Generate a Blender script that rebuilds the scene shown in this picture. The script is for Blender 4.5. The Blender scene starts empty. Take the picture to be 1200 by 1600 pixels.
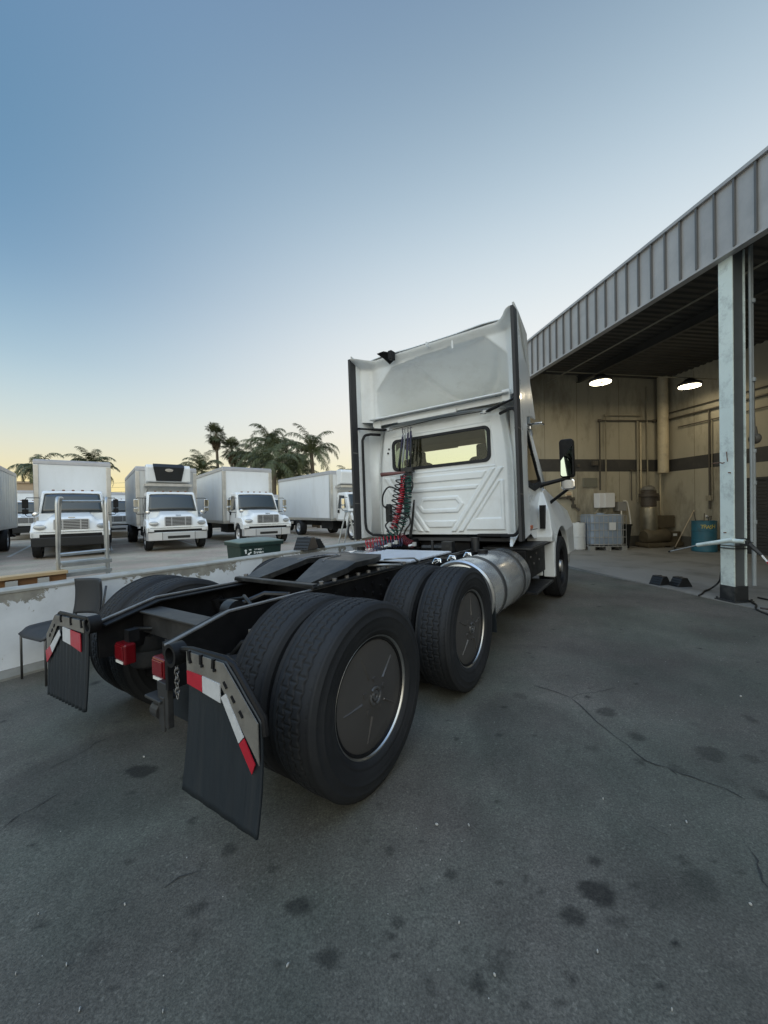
import bpy, math, random
import numpy as np
from mathutils import Matrix, Vector, Euler
random.seed(7)
R_ = math.radians
S = bpy.context.scene
COL = S.collection
# ------------------------------------------------------------------ camera
cam = bpy.data.cameras.new('camera'); cam_o = bpy.data.objects.new('camera', cam); COL.objects.link(cam_o); S.camera = cam_o
cam.sensor_width = 36; cam.lens = 601/1600*36; cam.clip_start = .05; cam.clip_end = 4000
cam_o.matrix_world = Matrix.Translation((0, 0, 1.48)) @ Matrix.Rotation(R_(90-.555), 4, 'X') @ Matrix.Rotation(R_(-.97), 4, 'Z')
# ------------------------------------------------------------------ world (dusk sky)
SUN_AZ, SUN_EL = 38, 3
W = bpy.data.worlds.new('World'); S.world = W; W.use_nodes = True
def build_world():
    nt = W.node_tree; N = nt.nodes; L = nt.links
    bg = N['Background']
    tc = N.new('ShaderNodeTexCoord'); nv = N.new('ShaderNodeVectorMath'); nv.operation = 'NORMALIZE'
    L.new(tc.outputs['Generated'], nv.inputs[0])
    sep = N.new('ShaderNodeSeparateXYZ'); L.new(nv.outputs[0], sep.inputs[0])
    def ramp(stops, src, linear=False):
        r = N.new('ShaderNodeValToRGB'); L.new(src, r.inputs[0]); cr = r.color_ramp; cr.interpolation = 'B_SPLINE' if len(stops) > 3 else 'EASE'
        while len(cr.elements) < len(stops): cr.elements.new(.5)
        for e, (p, c) in zip(cr.elements, stops):
            e.position = p
            if linear: e.color = (*c, 1)
            else: e.color = (*[((v/255)/12.92 if v <= 10 else ((v/255+.055)/1.055)**2.4) for v in c], 1)
        return r.outputs[0]
    z = sep.outputs[2]
    AWAY = [(0, (1.10, .80, .16)), (.08, (.885, .785, .50)), (.18, (.645, .751, .751)), (.3, (.372, .548, .671)), (.45, (.165, .318, .50)), (.62, (.122, .262, .42)), (.8, (.15, .27, .452)), (1, (.18, .26, .436))]
    TOW = [(0, (1.004, .97, .43)), (.08, (.936, .882, .598)), (.18, (.941, .885, .782)), (.3, (.94, .936, .906)), (.45, (.774, .846, .88)), (.62, (.487, .62, .723)), (.8, (.23, .329, .43)), (1, (.10, .17, .32))]
    away = ramp(AWAY, z, True); tow = ramp(TOW, z, True)
    back = ramp([(0, (250, 236, 200)), (.12, (246, 240, 220)), (.3, (234, 234, 224)), (.55, (204, 208, 202)), (.8, (150, 163, 170)), (1, (72, 112, 155))], z)
    def dot(az, el):
        v = N.new('ShaderNodeVectorMath'); v.operation = 'DOT_PRODUCT'; L.new(nv.outputs[0], v.inputs[0])
        v.inputs[1].default_value = (math.sin(R_(az))*math.cos(R_(el)), math.cos(R_(az))*math.cos(R_(el)), math.sin(R_(el)))
        return v.outputs['Value']
    def mrange(src, a, b):
        m = N.new('ShaderNodeMapRange'); m.interpolation_type = 'SMOOTHSTEP'; L.new(src, m.inputs[0]); m.inputs[1].default_value = a; m.inputs[2].default_value = b
        return m.outputs[0]
    def mix(f, a, b, mode='MIX'):
        m = N.new('ShaderNodeMix'); m.data_type = 'RGBA'; m.blend_type = mode
        if isinstance(f, float): m.inputs[0].default_value = f
        else: L.new(f, m.inputs[0])
        L.new(a, m.inputs[6]); L.new(b, m.inputs[7]); return m.outputs[2]
    c = mix(mrange(dot(SUN_AZ, 6), .05, 1.0), away, tow)
    c = mix(mrange(dot(180, 0), -.05, .75), c, back)
    bs = N.new('ShaderNodeVectorMath'); bs.operation = 'SCALE'; L.new(c, bs.inputs[0]); br = N.new('ShaderNodeMath'); br.operation = 'MULTIPLY_ADD'; L.new(mrange(dot(195, 63), .46, 1.0), br.inputs[0]); br.inputs[1].default_value = BACK_FILL; br.inputs[2].default_value = 1; L.new(br.outputs[0], bs.inputs[3]); c = bs.outputs[0]  # added lift: unseen sky behind and above the camera brightened as fill
    sk = N.new('ShaderNodeTexSky'); sk.sky_type = 'NISHITA'; sk.sun_disc = False
    sk.sun_elevation = R_(SUN_EL); sk.sun_rotation = R_(SUN_AZ); sk.air_density = 1.5; sk.ozone_density = 2
    sc = N.new('ShaderNodeVectorMath'); sc.operation = 'SCALE'; L.new(sk.outputs[0], sc.inputs[0]); sc.inputs[3].default_value = .03
    L.new(mix(.04, c, sc.outputs[0], 'ADD'), bg.inputs[0]); bg.inputs[1].default_value = SKY
SKY, BACK_FILL = 1.0, 2.9
build_world()
sun = bpy.data.lights.new('sun', 'SUN'); sun.energy = .35; sun.angle = R_(10); sun.color = (1, .86, .7)
sun_o = bpy.data.objects.new('sun', sun); COL.objects.link(sun_o); sun_o.rotation_euler = (R_(90-SUN_EL), 0, R_(180-SUN_AZ))
S.view_settings.view_transform = 'Standard'; S.view_settings.look = 'None'; S.view_settings.exposure = 0; S.view_settings.gamma = 1

# ------------------------------------------------------------------ materials
MATS = {}
def mat(name, col, rough=.5, metal=0, var=0, vscale=4, bump=0, bscale=60, dirt=None, dscale=2, damt=.5, spec=.5, coat=0, emit=None, estr=0, trans=0, streak=None, tint=None):
    """principled material; var = brightness variation, dirt = second colour laid on by noise patches"""
    if name in MATS: return MATS[name]
    m = bpy.data.materials.new(name); m.use_nodes = True; nt = m.node_tree; N = nt.nodes; L = nt.links
    p = N['Principled BSDF']; p.inputs['Base Color'].default_value = (*col, 1); p.inputs['Roughness'].default_value = rough
    p.inputs['Metallic'].default_value = metal; p.inputs['Specular IOR Level'].default_value = spec; p.inputs['Coat Weight'].default_value = coat
    p.inputs['Transmission Weight'].default_value = trans
    tc = N.new('ShaderNodeTexCoord'); obj = tc.outputs['Object']
    if streak:
        mp = N.new('ShaderNodeMapping'); mp.inputs['Scale'].default_value = streak; L.new(obj, mp.inputs[0]); src = mp.outputs[0]
    else: src = obj
    out = None
    if var:
        n = N.new('ShaderNodeTexNoise'); n.inputs['Scale'].default_value = vscale; n.inputs['Detail'].default_value = 6; n.inputs['Roughness'].default_value = .65; L.new(src, n.inputs['Vector'])
        r = N.new('ShaderNodeMapRange'); L.new(n.outputs[0], r.inputs[0]); r.inputs[1].default_value = .25; r.inputs[2].default_value = .75; r.inputs[3].default_value = 1-var; r.inputs[4].default_value = 1+var
        v = N.new('ShaderNodeVectorMath'); v.operation = 'SCALE'; v.inputs[0].default_value = col; L.new(r.outputs[0], v.inputs[3]); out = v.outputs[0]
        rr = N.new('ShaderNodeMapRange'); L.new(n.outputs[0], rr.inputs[0]); rr.inputs[1].default_value = .2; rr.inputs[2].default_value = .8; rr.inputs[3].default_value = max(.03, rough-.12); rr.inputs[4].default_value = min(1, rough+.12); L.new(rr.outputs[0], p.inputs['Roughness'])
    if dirt:
        n = N.new('ShaderNodeTexNoise'); n.inputs['Scale'].default_value = dscale; n.inputs['Detail'].default_value = 8; n.inputs['Roughness'].default_value = .7; L.new(src, n.inputs['Vector'])
        r = N.new('ShaderNodeMapRange'); L.new(n.outputs[0], r.inputs[0]); r.inputs[1].default_value = .5; r.inputs[2].default_value = .72; r.inputs[3].default_value = 0; r.inputs[4].default_value = damt
        x = N.new('ShaderNodeMix'); x.data_type = 'RGBA'; L.new(r.outputs[0], x.inputs[0]); x.inputs[6].default_value = (*col, 1); x.inputs[7].default_value = (*dirt, 1)
        if out: L.new(out, x.inputs[6])
        out = x.outputs[2]
    if out: L.new(out, p.inputs['Base Color'])
    if bump:
        n = N.new('ShaderNodeTexNoise'); n.inputs['Scale'].default_value = bscale; n.inputs['Detail'].default_value = 5; L.new(src, n.inputs['Vector'])
        b = N.new('ShaderNodeBump'); b.inputs['Strength'].default_value = bump; b.inputs['Distance'].default_value = .01; L.new(n.outputs[0], b.inputs['Height']); L.new(b.outputs[0], p.inputs['Normal'])
    if emit: p.inputs['Emission Color'].default_value = (*emit, 1); p.inputs['Emission Strength'].default_value = estr
    MATS[name] = m; return m
WHITE = mat('white_paint', (.76, .785, .785), .32, var=.03, vscale=1.5, coat=.3, dirt=(.50, .49, .46), dscale=2.2, damt=.34)
WHITE2 = mat('fleet_white_paint', (.82, .83, .82), .35, var=.03, vscale=1.5, coat=.2, dirt=(.5, .48, .44), dscale=1.3, damt=.25)
BOXW = mat('white_panel', (.80, .82, .83), .38, var=.03, vscale=1, dirt=(.55, .54, .5), dscale=.7, damt=.3, streak=(2, 2, .6))
WORN = mat('weathered_aluminium_panel', (.62, .64, .65), .4, metal=.35, var=.14, vscale=1.2, dirt=(.36, .35, .33), dscale=1.2, damt=.6, streak=(1.6, 1.6, .35))
ALU = mat('bare_aluminium', (.66, .65, .62), .38, metal=.85, var=.1, vscale=6, bump=.05)
CHROME = mat('chrome', (.86, .86, .86), .12, metal=1)
DULL = mat('dull_rim_metal', (.50, .49, .47), .34, metal=1, var=.15, vscale=8)
BOLT = mat('dull_bolt_steel', (.22, .21, .2), .5, metal=.5, var=.3, vscale=30)
BUMPM = mat('bright_bumper_metal', (.62, .63, .64), .42, metal=.55)
BARM = mat('grille_bar_metal', (.55, .56, .57), .4, metal=.6)
TANKM = mat('brushed_aluminium', (.74, .75, .75), .24, metal=.75, dirt=(.6, .58, .54), dscale=7, damt=.12)
BLACK = mat('black_frame_paint', (.006, .006, .007), .55, spec=.3, var=.3, vscale=9, dirt=(.03, .029, .027), dscale=6, damt=.45)
GREASE = mat('greasy_black_steel', (.016, .017, .019), .42, var=.35, vscale=7, dirt=(.09, .088, .08), dscale=9, damt=.4, bump=.15, bscale=40)
BRIGHTEDGE = mat('bright_line_flange_paint', (.17, .17, .17), .45, metal=.3, var=.4, vscale=12)  # pale tone stands in for light reflected along the rail edge
PLASTIC = mat('black_plastic', (.010, .011, .012), .5, var=.1)
RUBBER = mat('tyre_rubber', (.012, .013, .015), .74, var=.3, vscale=5, bump=.08, bscale=150, dirt=(.032, .032, .032), dscale=4, damt=.5)
FLAPM = mat('mudflap_rubber', (.013, .018, .023), .5, var=.12, vscale=8, streak=(9, 1, .6), dirt=(.035, .037, .038), dscale=3, damt=.35)
COVERM = mat('smoked_wheel_cover', (.066, .062, .059), .36, var=.08, vscale=3, dirt=(.075, .07, .065), dscale=5, damt=.4)
GREYP = mat('weathered_grey_plate', (.18, .172, .155), .6, metal=.2, var=.2, vscale=20, dirt=(.08, .075, .07), dscale=9, damt=.8)
RED = mat('red_lens', (.13, .004, .007), .25, var=.05, coat=.2)
REDTAPE = mat('red_reflective_tape', (.40, .015, .03), .35, var=.12, vscale=30)
WHTAPE = mat('white_reflective_tape', (.52, .53, .54), .35, var=.12, vscale=30)
CLEAR = mat('clear_lens', (.8, .8, .76), .15, coat=.5)
AMBER = mat('amber_lens', (.55, .12, .03), .3, coat=.2)
DGLASS = mat('dark_windscreen_glass', (.018, .024, .026), .06, spec=.7, coat=.4)
TAN = mat('tan_headliner', (.60, .46, .30), .85)
SEATM = mat('grey_seat_fabric', (.05, .05, .052), .85)
DECKM = mat('aluminium_deck_plate', (.70, .73, .78), .4, metal=.6, var=.08, vscale=12)
REDHOSE = mat('red_hose', (.42, .012, .03), .35, var=.1)
GREENHOSE = mat('green_hose', (.012, .085, .065), .35, var=.1)
BLUEHOSE = mat('dark_blue_hose', (.05, .06, .11), .35)
STEEL = mat('galvanised_steel', (.45, .46, .46), .42, metal=.7, var=.15, vscale=15)
def glass_mat(name='cab_window_glass', c=(.97, 1, .93, 1)):
    m = bpy.data.materials.new(name); m.use_nodes = True; nt = m.node_tree; N = nt.nodes
    N.remove(N['Principled BSDF']); t = N.new('ShaderNodeBsdfTransparent'); t.inputs[0].default_value = c
    g = N.new('ShaderNodeBsdfGlossy'); g.inputs['Roughness'].default_value = .02
    f = N.new('ShaderNodeFresnel'); f.inputs[0].default_value = 1.45; x = N.new('ShaderNodeMixShader')
    nt.links.new(f.outputs[0], x.inputs[0]); nt.links.new(t.outputs[0], x.inputs[1]); nt.links.new(g.outputs[0], x.inputs[2]); nt.links.new(x.outputs[0], N['Material Output'].inputs[0])
    return m
GLASS = glass_mat(); TINT = glass_mat('tinted_door_glass', (.22, .27, .25, 1))

# ------------------------------------------------------------------ mesh helpers
class MB:
    def __init__(s): s.v = []; s.f = []
    def add(s, vs, fs):
        n = len(s.v); s.v += [tuple(p) for p in vs]; s.f += [tuple(i+n for i in f) for f in fs]; return s
    def box(s, c, d, rot=None):
        hx, hy, hz = d[0]/2, d[1]/2, d[2]/2
        vs = [Vector((x*hx, y*hy, z*hz)) for x in (-1, 1) for y in (-1, 1) for z in (-1, 1)]
        if rot: e = Euler(rot).to_matrix(); vs = [e @ v for v in vs]
        return s.add([v+Vector(c) for v in vs], [(0, 1, 3, 2), (4, 6, 7, 5), (0, 4, 5, 1), (2, 3, 7, 6), (0, 2, 6, 4), (1, 5, 7, 3)])
    def bb(s, x0, x1, y0, y1, z0, z1): return s.box(((x0+x1)/2, (y0+y1)/2, (z0+z1)/2), (x1-x0, y1-y0, z1-z0))
    def cyl(s, a, b, r, r2=None, n=16, cap=True):
        a = Vector(a); b = Vector(b); r2 = r if r2 is None else r2; d = (b-a).normalized(); u = d.orthogonal().normalized(); w = d.cross(u)
        vs = []
        for k in range(n):
            t = 2*math.pi*k/n; e = u*math.cos(t)+w*math.sin(t); vs += [a+e*r, b+e*r2]
        fs = [(2*k, 2*((k+1) % n), 2*((k+1) % n)+1, 2*k+1) for k in range(n)]
        if cap: fs += [tuple(2*k for k in range(n))[::-1], tuple(2*k+1 for k in range(n))]
        return s.add(vs, fs)
    def tube(s, pts, r, n=8, cap=True):
        P = [Vector(p) for p in pts]; m = len(P); rr = r if isinstance(r, (list, tuple)) else [r]*m
        T = [((P[min(i+1, m-1)]-P[max(i-1, 0)]).normalized()) for i in range(m)]
        u = T[0].orthogonal().normalized(); vs = []
        for i in range(m):
            u = (u-T[i]*u.dot(T[i])).normalized(); w = T[i].cross(u)
            vs += [P[i]+(u*math.cos(2*math.pi*k/n)+w*math.sin(2*math.pi*k/n))*rr[i] for k in range(n)]
        fs = [(i*n+k, i*n+(k+1) % n, (i+1)*n+(k+1) % n, (i+1)*n+k) for i in range(m-1) for k in range(n)]
        if cap: fs += [tuple(range(n))[::-1], tuple((m-1)*n+k for k in range(n))]
        return s.add(vs, fs)
    def lathe(s, prof, n=32, M=None):
        """prof: list of (axial, radius) about the X axis; M places it"""
        vs = []
        for (h, r) in prof:
            for k in range(n):
                t = 2*math.pi*k/n; vs.append(Vector((h, r*math.cos(t), r*math.sin(t))))
        if M is not None: vs = [M @ v for v in vs]
        m = len(prof)
        fs = [(i*n+k, i*n+(k+1) % n, (i+1)*n+(k+1) % n, (i+1)*n+k) for i in range(m-1) for k in range(n)]
        return s.add(vs, fs)
    def prism(s, poly, a, b, ax='x'):
        """poly in the plane normal to ax, extruded from a to b"""
        def P(u, v, w): return {'x': (w, u, v), 'y': (u, w, v), 'z': (u, v, w)}[ax]
        n = len(poly); vs = [P(u, v, a) for u, v in poly]+[P(u, v, b) for u, v in poly]
        fs = [(i, (i+1) % n, n+(i+1) % n, n+i) for i in range(n)]+[tuple(range(n))[::-1], tuple(range(n, 2*n))]
        return s.add(vs, fs)
    def grid(s, fn, us, vs_, keep=None):
        nu, nv = len(us), len(vs_); pts = [fn(u, v) for u in us for v in vs_]; fs = []
        for i in range(nu-1):
            for j in range(nv-1):
                if keep is None or keep((us[i]+us[i+1])/2, (vs_[j]+vs_[j+1])/2):
                    fs.append((i*nv+j, (i+1)*nv+j, (i+1)*nv+j+1, i*nv+j+1))
        return s.add(pts, fs)
    def coil(s, pts, Rr, turns, r, n=6, seg=14):
        P = [Vector(p) for p in pts]; ls = [0]
        for i in range(1, len(P)): ls.append(ls[-1]+(P[i]-P[i-1]).length)
        def at(t):
            d = t*ls[-1]
            for i in range(1, len(P)):
                if d <= ls[i] or i == len(P)-1: return P[i-1].lerp(P[i], (d-ls[i-1])/max(1e-6, ls[i]-ls[i-1])), (P[i]-P[i-1]).normalized()
        out = []; N = int(turns*seg); u = Vector((1, .3, 0)).normalized()
        for k in range(N+1):
            p, d = at(k/N); u = (u-d*u.dot(d)).normalized(); w = d.cross(u); t = 2*math.pi*k/seg
            out.append(p+(u*math.cos(t)+w*math.sin(t))*Rr)
        return s.tube(out, r, n)
    def tf(s, M, start=0):
        s.v = s.v[:start]+[tuple(M @ Vector(p)) for p in s.v[start:]]; return s
    def each(s, name, m, parent=None, **k):
        par = list(range(len(s.v)))
        def f(i):
            while par[i] != i: par[i] = par[par[i]]; i = par[i]
            return i
        for q in s.f:
            for i in q[1:]: par[f(i)] = f(q[0])
        gr = {}
        for q in s.f: gr.setdefault(f(q[0]), []).append(q)
        out = []
        for fs in gr.values():
            ids = sorted({i for q in fs for i in q}); mp = {j: i for i, j in enumerate(ids)}; n = MB(); n.v = [s.v[i] for i in ids]; n.f = [tuple(mp[i] for i in q) for q in fs]; out.append(n.build(name, m, parent, **k))
        return out
    def build(s, name, m, parent=None, smooth=None, bevel=0, off=None, seg=2, solid=0, norm=True):
        me = bpy.data.meshes.new(name); vs = s.v if off is None else [tuple(Vector(p)-Vector(off)) for p in s.v]
        me.from_pydata(vs, [], s.f); me.update()
        if norm:
            import bmesh
            b = bmesh.new(); b.from_mesh(me); bmesh.ops.recalc_face_normals(b, faces=b.faces); b.to_mesh(me); b.free()
        for x in (m if isinstance(m, (list, tuple)) else [m]): me.materials.append(x)
        o = bpy.data.objects.new(name, me); COL.objects.link(o)
        if parent: o.parent = parent
        if off is not None: o.location = off
        if smooth: 
            me.polygons.foreach_set('use_smooth', [True]*len(me.polygons))
            if smooth is not True: 
                try: me.set_sharp_from_angle(angle=R_(smooth))
                except Exception: pass
        if solid:
            q = o.modifiers.new('solid', 'SOLIDIFY'); q.thickness = solid; q.offset = 0
        if bevel:
            q = o.modifiers.new('bevel', 'BEVEL'); q.width = bevel; q.segments = seg; q.limit_method = 'ANGLE'; q.angle_limit = R_(40); q.harden_normals = False
        return o
def tag(o, label=None, cat=None, group=None, kind=None):
    if label: o['label'] = label
    if cat: o['category'] = cat
    if group: o['group'] = group
    if kind: o['kind'] = kind
    return o
def empty(name, loc=(0, 0, 0), rz=0, label=None, cat=None, group=None):
    o = bpy.data.objects.new(name, None); COL.objects.link(o); o.location = loc; o.rotation_euler = (0, 0, rz); o.empty_display_size = .2
    return tag(o, label, cat, group)
def dup(o, parent=None):
    c = o.copy(); COL.objects.link(c)
    if parent: c.parent = parent
    for ch in list(o.children): dup(ch, c)
    return c
def text_mesh(name, txt, size, m, parent, M, extrude=.002, align='CENTER', off=0, sx=1):
    cu = bpy.data.curves.new(name, 'FONT'); cu.body = txt; cu.size = size; cu.extrude = extrude; cu.align_x = align; cu.align_y = 'CENTER'; cu.offset = off
    to = bpy.data.objects.new(name, cu); COL.objects.link(to); dg = bpy.context.evaluated_depsgraph_get(); me = bpy.data.meshes.new_from_object(to.evaluated_get(dg))
    bpy.data.objects.remove(to); o = bpy.data.objects.new(name, me); me.materials.clear(); me.materials.append(m); COL.objects.link(o); o.parent = parent
    o.matrix_local = M @ Matrix.Diagonal((sx, 1, 1, 1)); return o
def cr(P, n=6):
    P = [Vector(p) for p in P]; Q = [P[0]*2-P[1]]+P+[P[-1]*2-P[-2]]; out = []
    for i in range(1, len(Q)-2):
        a, b, c, d = Q[i-1:i+3]
        for k in range(n):
            t = k/n; out.append(.5*((2*b)+(c-a)*t+(2*a-5*b+4*c-d)*t*t+(3*b-a-3*c+d)*t**3))
    return out+[P[-1]]
def sm(a, b, x):
    t = max(0, min(1, (x-a)/(b-a))); return t*t*(3-2*t)
def lin(a, b, n): return [a+(b-a)*i/(n-1) for i in range(n)]
def rrect(x0, x1, y0, y1, r, n=5):
    out = []
    for cx, cy, a0 in ((x1-r, y1-r, 0), (x0+r, y1-r, 90), (x0+r, y0+r, 180), (x1-r, y0+r, 270)):
        for k in range(n+1): t = R_(a0+90*k/n); out.append((cx+r*math.cos(t), cy+r*math.sin(t)))
    return out
def ring_prism(mb, outer, inner, a, b, ax='y'):
    n = len(outer)
    def P(u, v, w): return {'x': (w, u, v), 'y': (u, w, v), 'z': (u, v, w)}[ax]
    vs = [P(*p, a) for p in outer]+[P(*p, a) for p in inner]+[P(*p, b) for p in outer]+[P(*p, b) for p in inner]; fs = []
    for i in range(n):
        j = (i+1) % n; fs += [(i, j, n+j, n+i), (2*n+i, 3*n+i, 3*n+j, 2*n+j), (i, 2*n+i, 2*n+j, j), (n+i, n+j, 3*n+j, 3*n+i)]
    return mb.add(vs, fs)
# ------------------------------------------------------------------ frames of reference
TA = R_(34.679); TX, TY = -1.022, 2.644; RHO = R_(1.374)
TR = Vector((math.cos(TA), -math.sin(TA), 0)); TF = Vector((math.sin(TA), math.cos(TA), 0))
def gz(lat): return .024*max(-6.5, min(2.4, lat))
def tl(lat, fwd, z=0):              # yard coordinates (sideways from, along the tractor) to world
    p = Vector((TX, TY, 0))+TR*lat+TF*fwd; return Vector((p.x, p.y, z))
BA = R_(9.715); GB = gz(2.4)
def bl(D, s, z=0): return Vector((D*math.cos(BA)-s*math.sin(BA), D*math.sin(BA)+s*math.cos(BA), z))

# ------------------------------------------------------------------ ground
def ground_material(name, base, grain, patch, use_stain):
    m = bpy.data.materials.new(name); m.use_nodes = True; nt = m.node_tree; N = nt.nodes; L = nt.links; p = N['Principled BSDF']
    tc = N.new('ShaderNodeTexCoord'); o = tc.outputs['Object']
    def noise(sc, det=4, ro=.6):
        n = N.new('ShaderNodeTexNoise'); n.inputs['Scale'].default_value = sc; n.inputs['Detail'].default_value = det; n.inputs['Roughness'].default_value = ro; L.new(o, n.inputs['Vector']); return n.outputs[0]
    def mr(src, a, b, c, d, clamp=True):
        r = N.new('ShaderNodeMapRange'); L.new(src, r.inputs[0]); r.clamp = clamp
        for i, v in enumerate((a, b, c, d)): r.inputs[i+1].default_value = v
        return r.outputs[0]
    def mul(a, b):
        x = N.new('ShaderNodeMath'); x.operation = 'MULTIPLY'; L.new(a, x.inputs[0]); L.new(b, x.inputs[1]); return x.outputs[0]
    f = mr(noise(140, 3), .3, .7, 1-grain, 1+grain)
    f = mul(f, mr(noise(1.1, 5, .6), .3, .7, 1-patch, 1+patch))
    f = mul(f, mr(noise(9, 6, .7), .3, .7, .9, 1.1))
    v2 = N.new('ShaderNodeTexVoronoi'); v2.inputs['Scale'].default_value = 115; L.new(o, v2.inputs['Vector']); s2 = N.new('ShaderNodeSeparateColor'); L.new(v2.outputs['Color'], s2.inputs[0]); f = mul(f, mr(s2.outputs[0], 0, 1, .85, 1.15)); f = mul(f, mr(s2.outputs[1], .95, .97, 1, 1.3))
    f = mul(f, mr(noise(.45, 3, .5), .35, .65, .84, 1.14))
    vo = N.new('ShaderNodeTexVoronoi'); vo.inputs['Scale'].default_value = 90; L.new(o, vo.inputs['Vector'])
    f = mul(f, mr(vo.outputs['Distance'], .0, .22, 1.18 if use_stain else 1.1, 1))
    if use_stain:
        at = N.new('ShaderNodeAttribute'); at.attribute_name = 'stain'; f = mul(f, mr(at.outputs['Fac'], 0, 1, 1, .2))
    v = N.new('ShaderNodeVectorMath'); v.operation = 'SCALE'; v.inputs[0].default_value = (base[0]*.955, base[1]*1.02, base[2]*.97); L.new(f, v.inputs[3])
    x = N.new('ShaderNodeMix'); x.data_type = 'RGBA'; L.new(mr(noise(.8, 4), .40, .60, 0, 1), x.inputs[0]); L.new(v.outputs[0], x.inputs[6])
    w = N.new('ShaderNodeVectorMath'); w.operation = 'MULTIPLY'; L.new(v.outputs[0], w.inputs[0]); w.inputs[1].default_value = (1.10, .98, 1.02); L.new(w.outputs[0], x.inputs[7])
    L.new(x.outputs[2], p.inputs['Base Color']); p.inputs['Roughness'].default_value = .82; p.inputs['Specular IOR Level'].default_value = .35
    b = N.new('ShaderNodeBump'); b.inputs['Strength'].default_value = .5; b.inputs['Distance'].default_value = .004; L.new(noise(220, 3), b.inputs['Height']); L.new(b.outputs[0], p.inputs['Normal'])
    return m
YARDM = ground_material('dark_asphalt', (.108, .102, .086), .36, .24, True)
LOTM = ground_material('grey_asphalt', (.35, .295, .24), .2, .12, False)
# stains at (lat, fwd, rx, ry, strength) found on the yard
def yard():
    lats = np.concatenate([np.array([-2.7]), np.arange(-2.68, 6.4, .02), np.array([7, 9, 14, 25, 45, 80])])
    lats = np.sort(np.append(lats[np.abs(lats-2.4) > .004], 2.4))
    fw = np.concatenate([np.array([-60., -25, -10, -6]), np.arange(-4.4, 6.5, .02), np.array([7., 8, 9, 10.5, 13, 17, 24, 36, 60, 90])])
    A, B = np.meshgrid(lats, fw, indexing='ij')
    Z = .024*np.clip(A, -6.5, 2.4)
    X = TX+A*TR.x+B*TF.x; Y = TY+A*TR.y+B*TF.y
    na, nb = A.shape; V = np.stack([X, Y, Z], -1).reshape(-1, 3)
    i = np.arange(na-1)[:, None]*nb+np.arange(nb-1)[None, :]
    F = np.stack([i, i+nb, i+nb+1, i+1], -1).reshape(-1, 4)
    me = bpy.data.meshes.new('yard_asphalt'); me.vertices.add(len(V)); me.vertices.foreach_set('co', V.ravel().astype(np.float32))
    me.loops.add(F.size); me.loops.foreach_set('vertex_index', F.ravel().astype(np.int32))
    me.polygons.add(len(F)); me.polygons.foreach_set('loop_start', np.arange(0, F.size, 4, dtype=np.int32))
    me.update(); me.validate()
    st = np.zeros(A.size); xs, ys = V[:, 0], V[:, 1]; rng = np.random.RandomState(3)
    wob = lambda a, ph: 1+.09*np.sin(2*a+ph)+.07*np.sin(3*a+2*ph)+.04*np.sin(7*a+3*ph)
    for (cx, cy, rx, ry, k) in STAINS:
        a = np.arctan2((ys-cy)/ry, (xs-cx)/rx); d = np.sqrt(((xs-cx)/rx)**2+((ys-cy)/ry)**2)/wob(a, cx*7+cy*3)
        st = np.maximum(st, k*np.clip((1.12-d)/.24, 0, 1))
    for q in range(46):
        cx, cy, r, k = rng.uniform(-3, 6), rng.uniform(1, 7.5), rng.uniform(.1, .42), rng.uniform(.1, .32); rx, ry = r, r*rng.uniform(.4, .9)
        a = np.arctan2((ys-cy)/ry, (xs-cx)/rx); d = np.sqrt(((xs-cx)/rx)**2+((ys-cy)/ry)**2)/wob(a, cx*5+q); st = np.maximum(st, k*np.clip((1.2-d)/.8, 0, 1))
    for q in range(420):
        cx, cy = rng.uniform(-3, 6), rng.uniform(.8, 7); r = rng.choice([.008, .012, .018, .03], p=[.35, .35, .22, .08])*rng.uniform(.8, 1.3)
        m = (np.abs(xs-cx) < .08) & (np.abs(ys-cy) < .08); d = np.hypot(xs[m]-cx, (ys[m]-cy)*rng.uniform(.7, 1.4))/r
        st[m] = np.maximum(st[m], rng.uniform(.3, .9)*np.clip((1.5-d)/.9, 0, 1))
    at = me.attributes.new('stain', 'FLOAT', 'POINT'); at.data.foreach_set('value', st.astype(np.float32))
    me.materials.append(YARDM); o = bpy.data.objects.new('yard_asphalt', me); COL.objects.link(o); tag(o, kind='structure')
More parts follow.
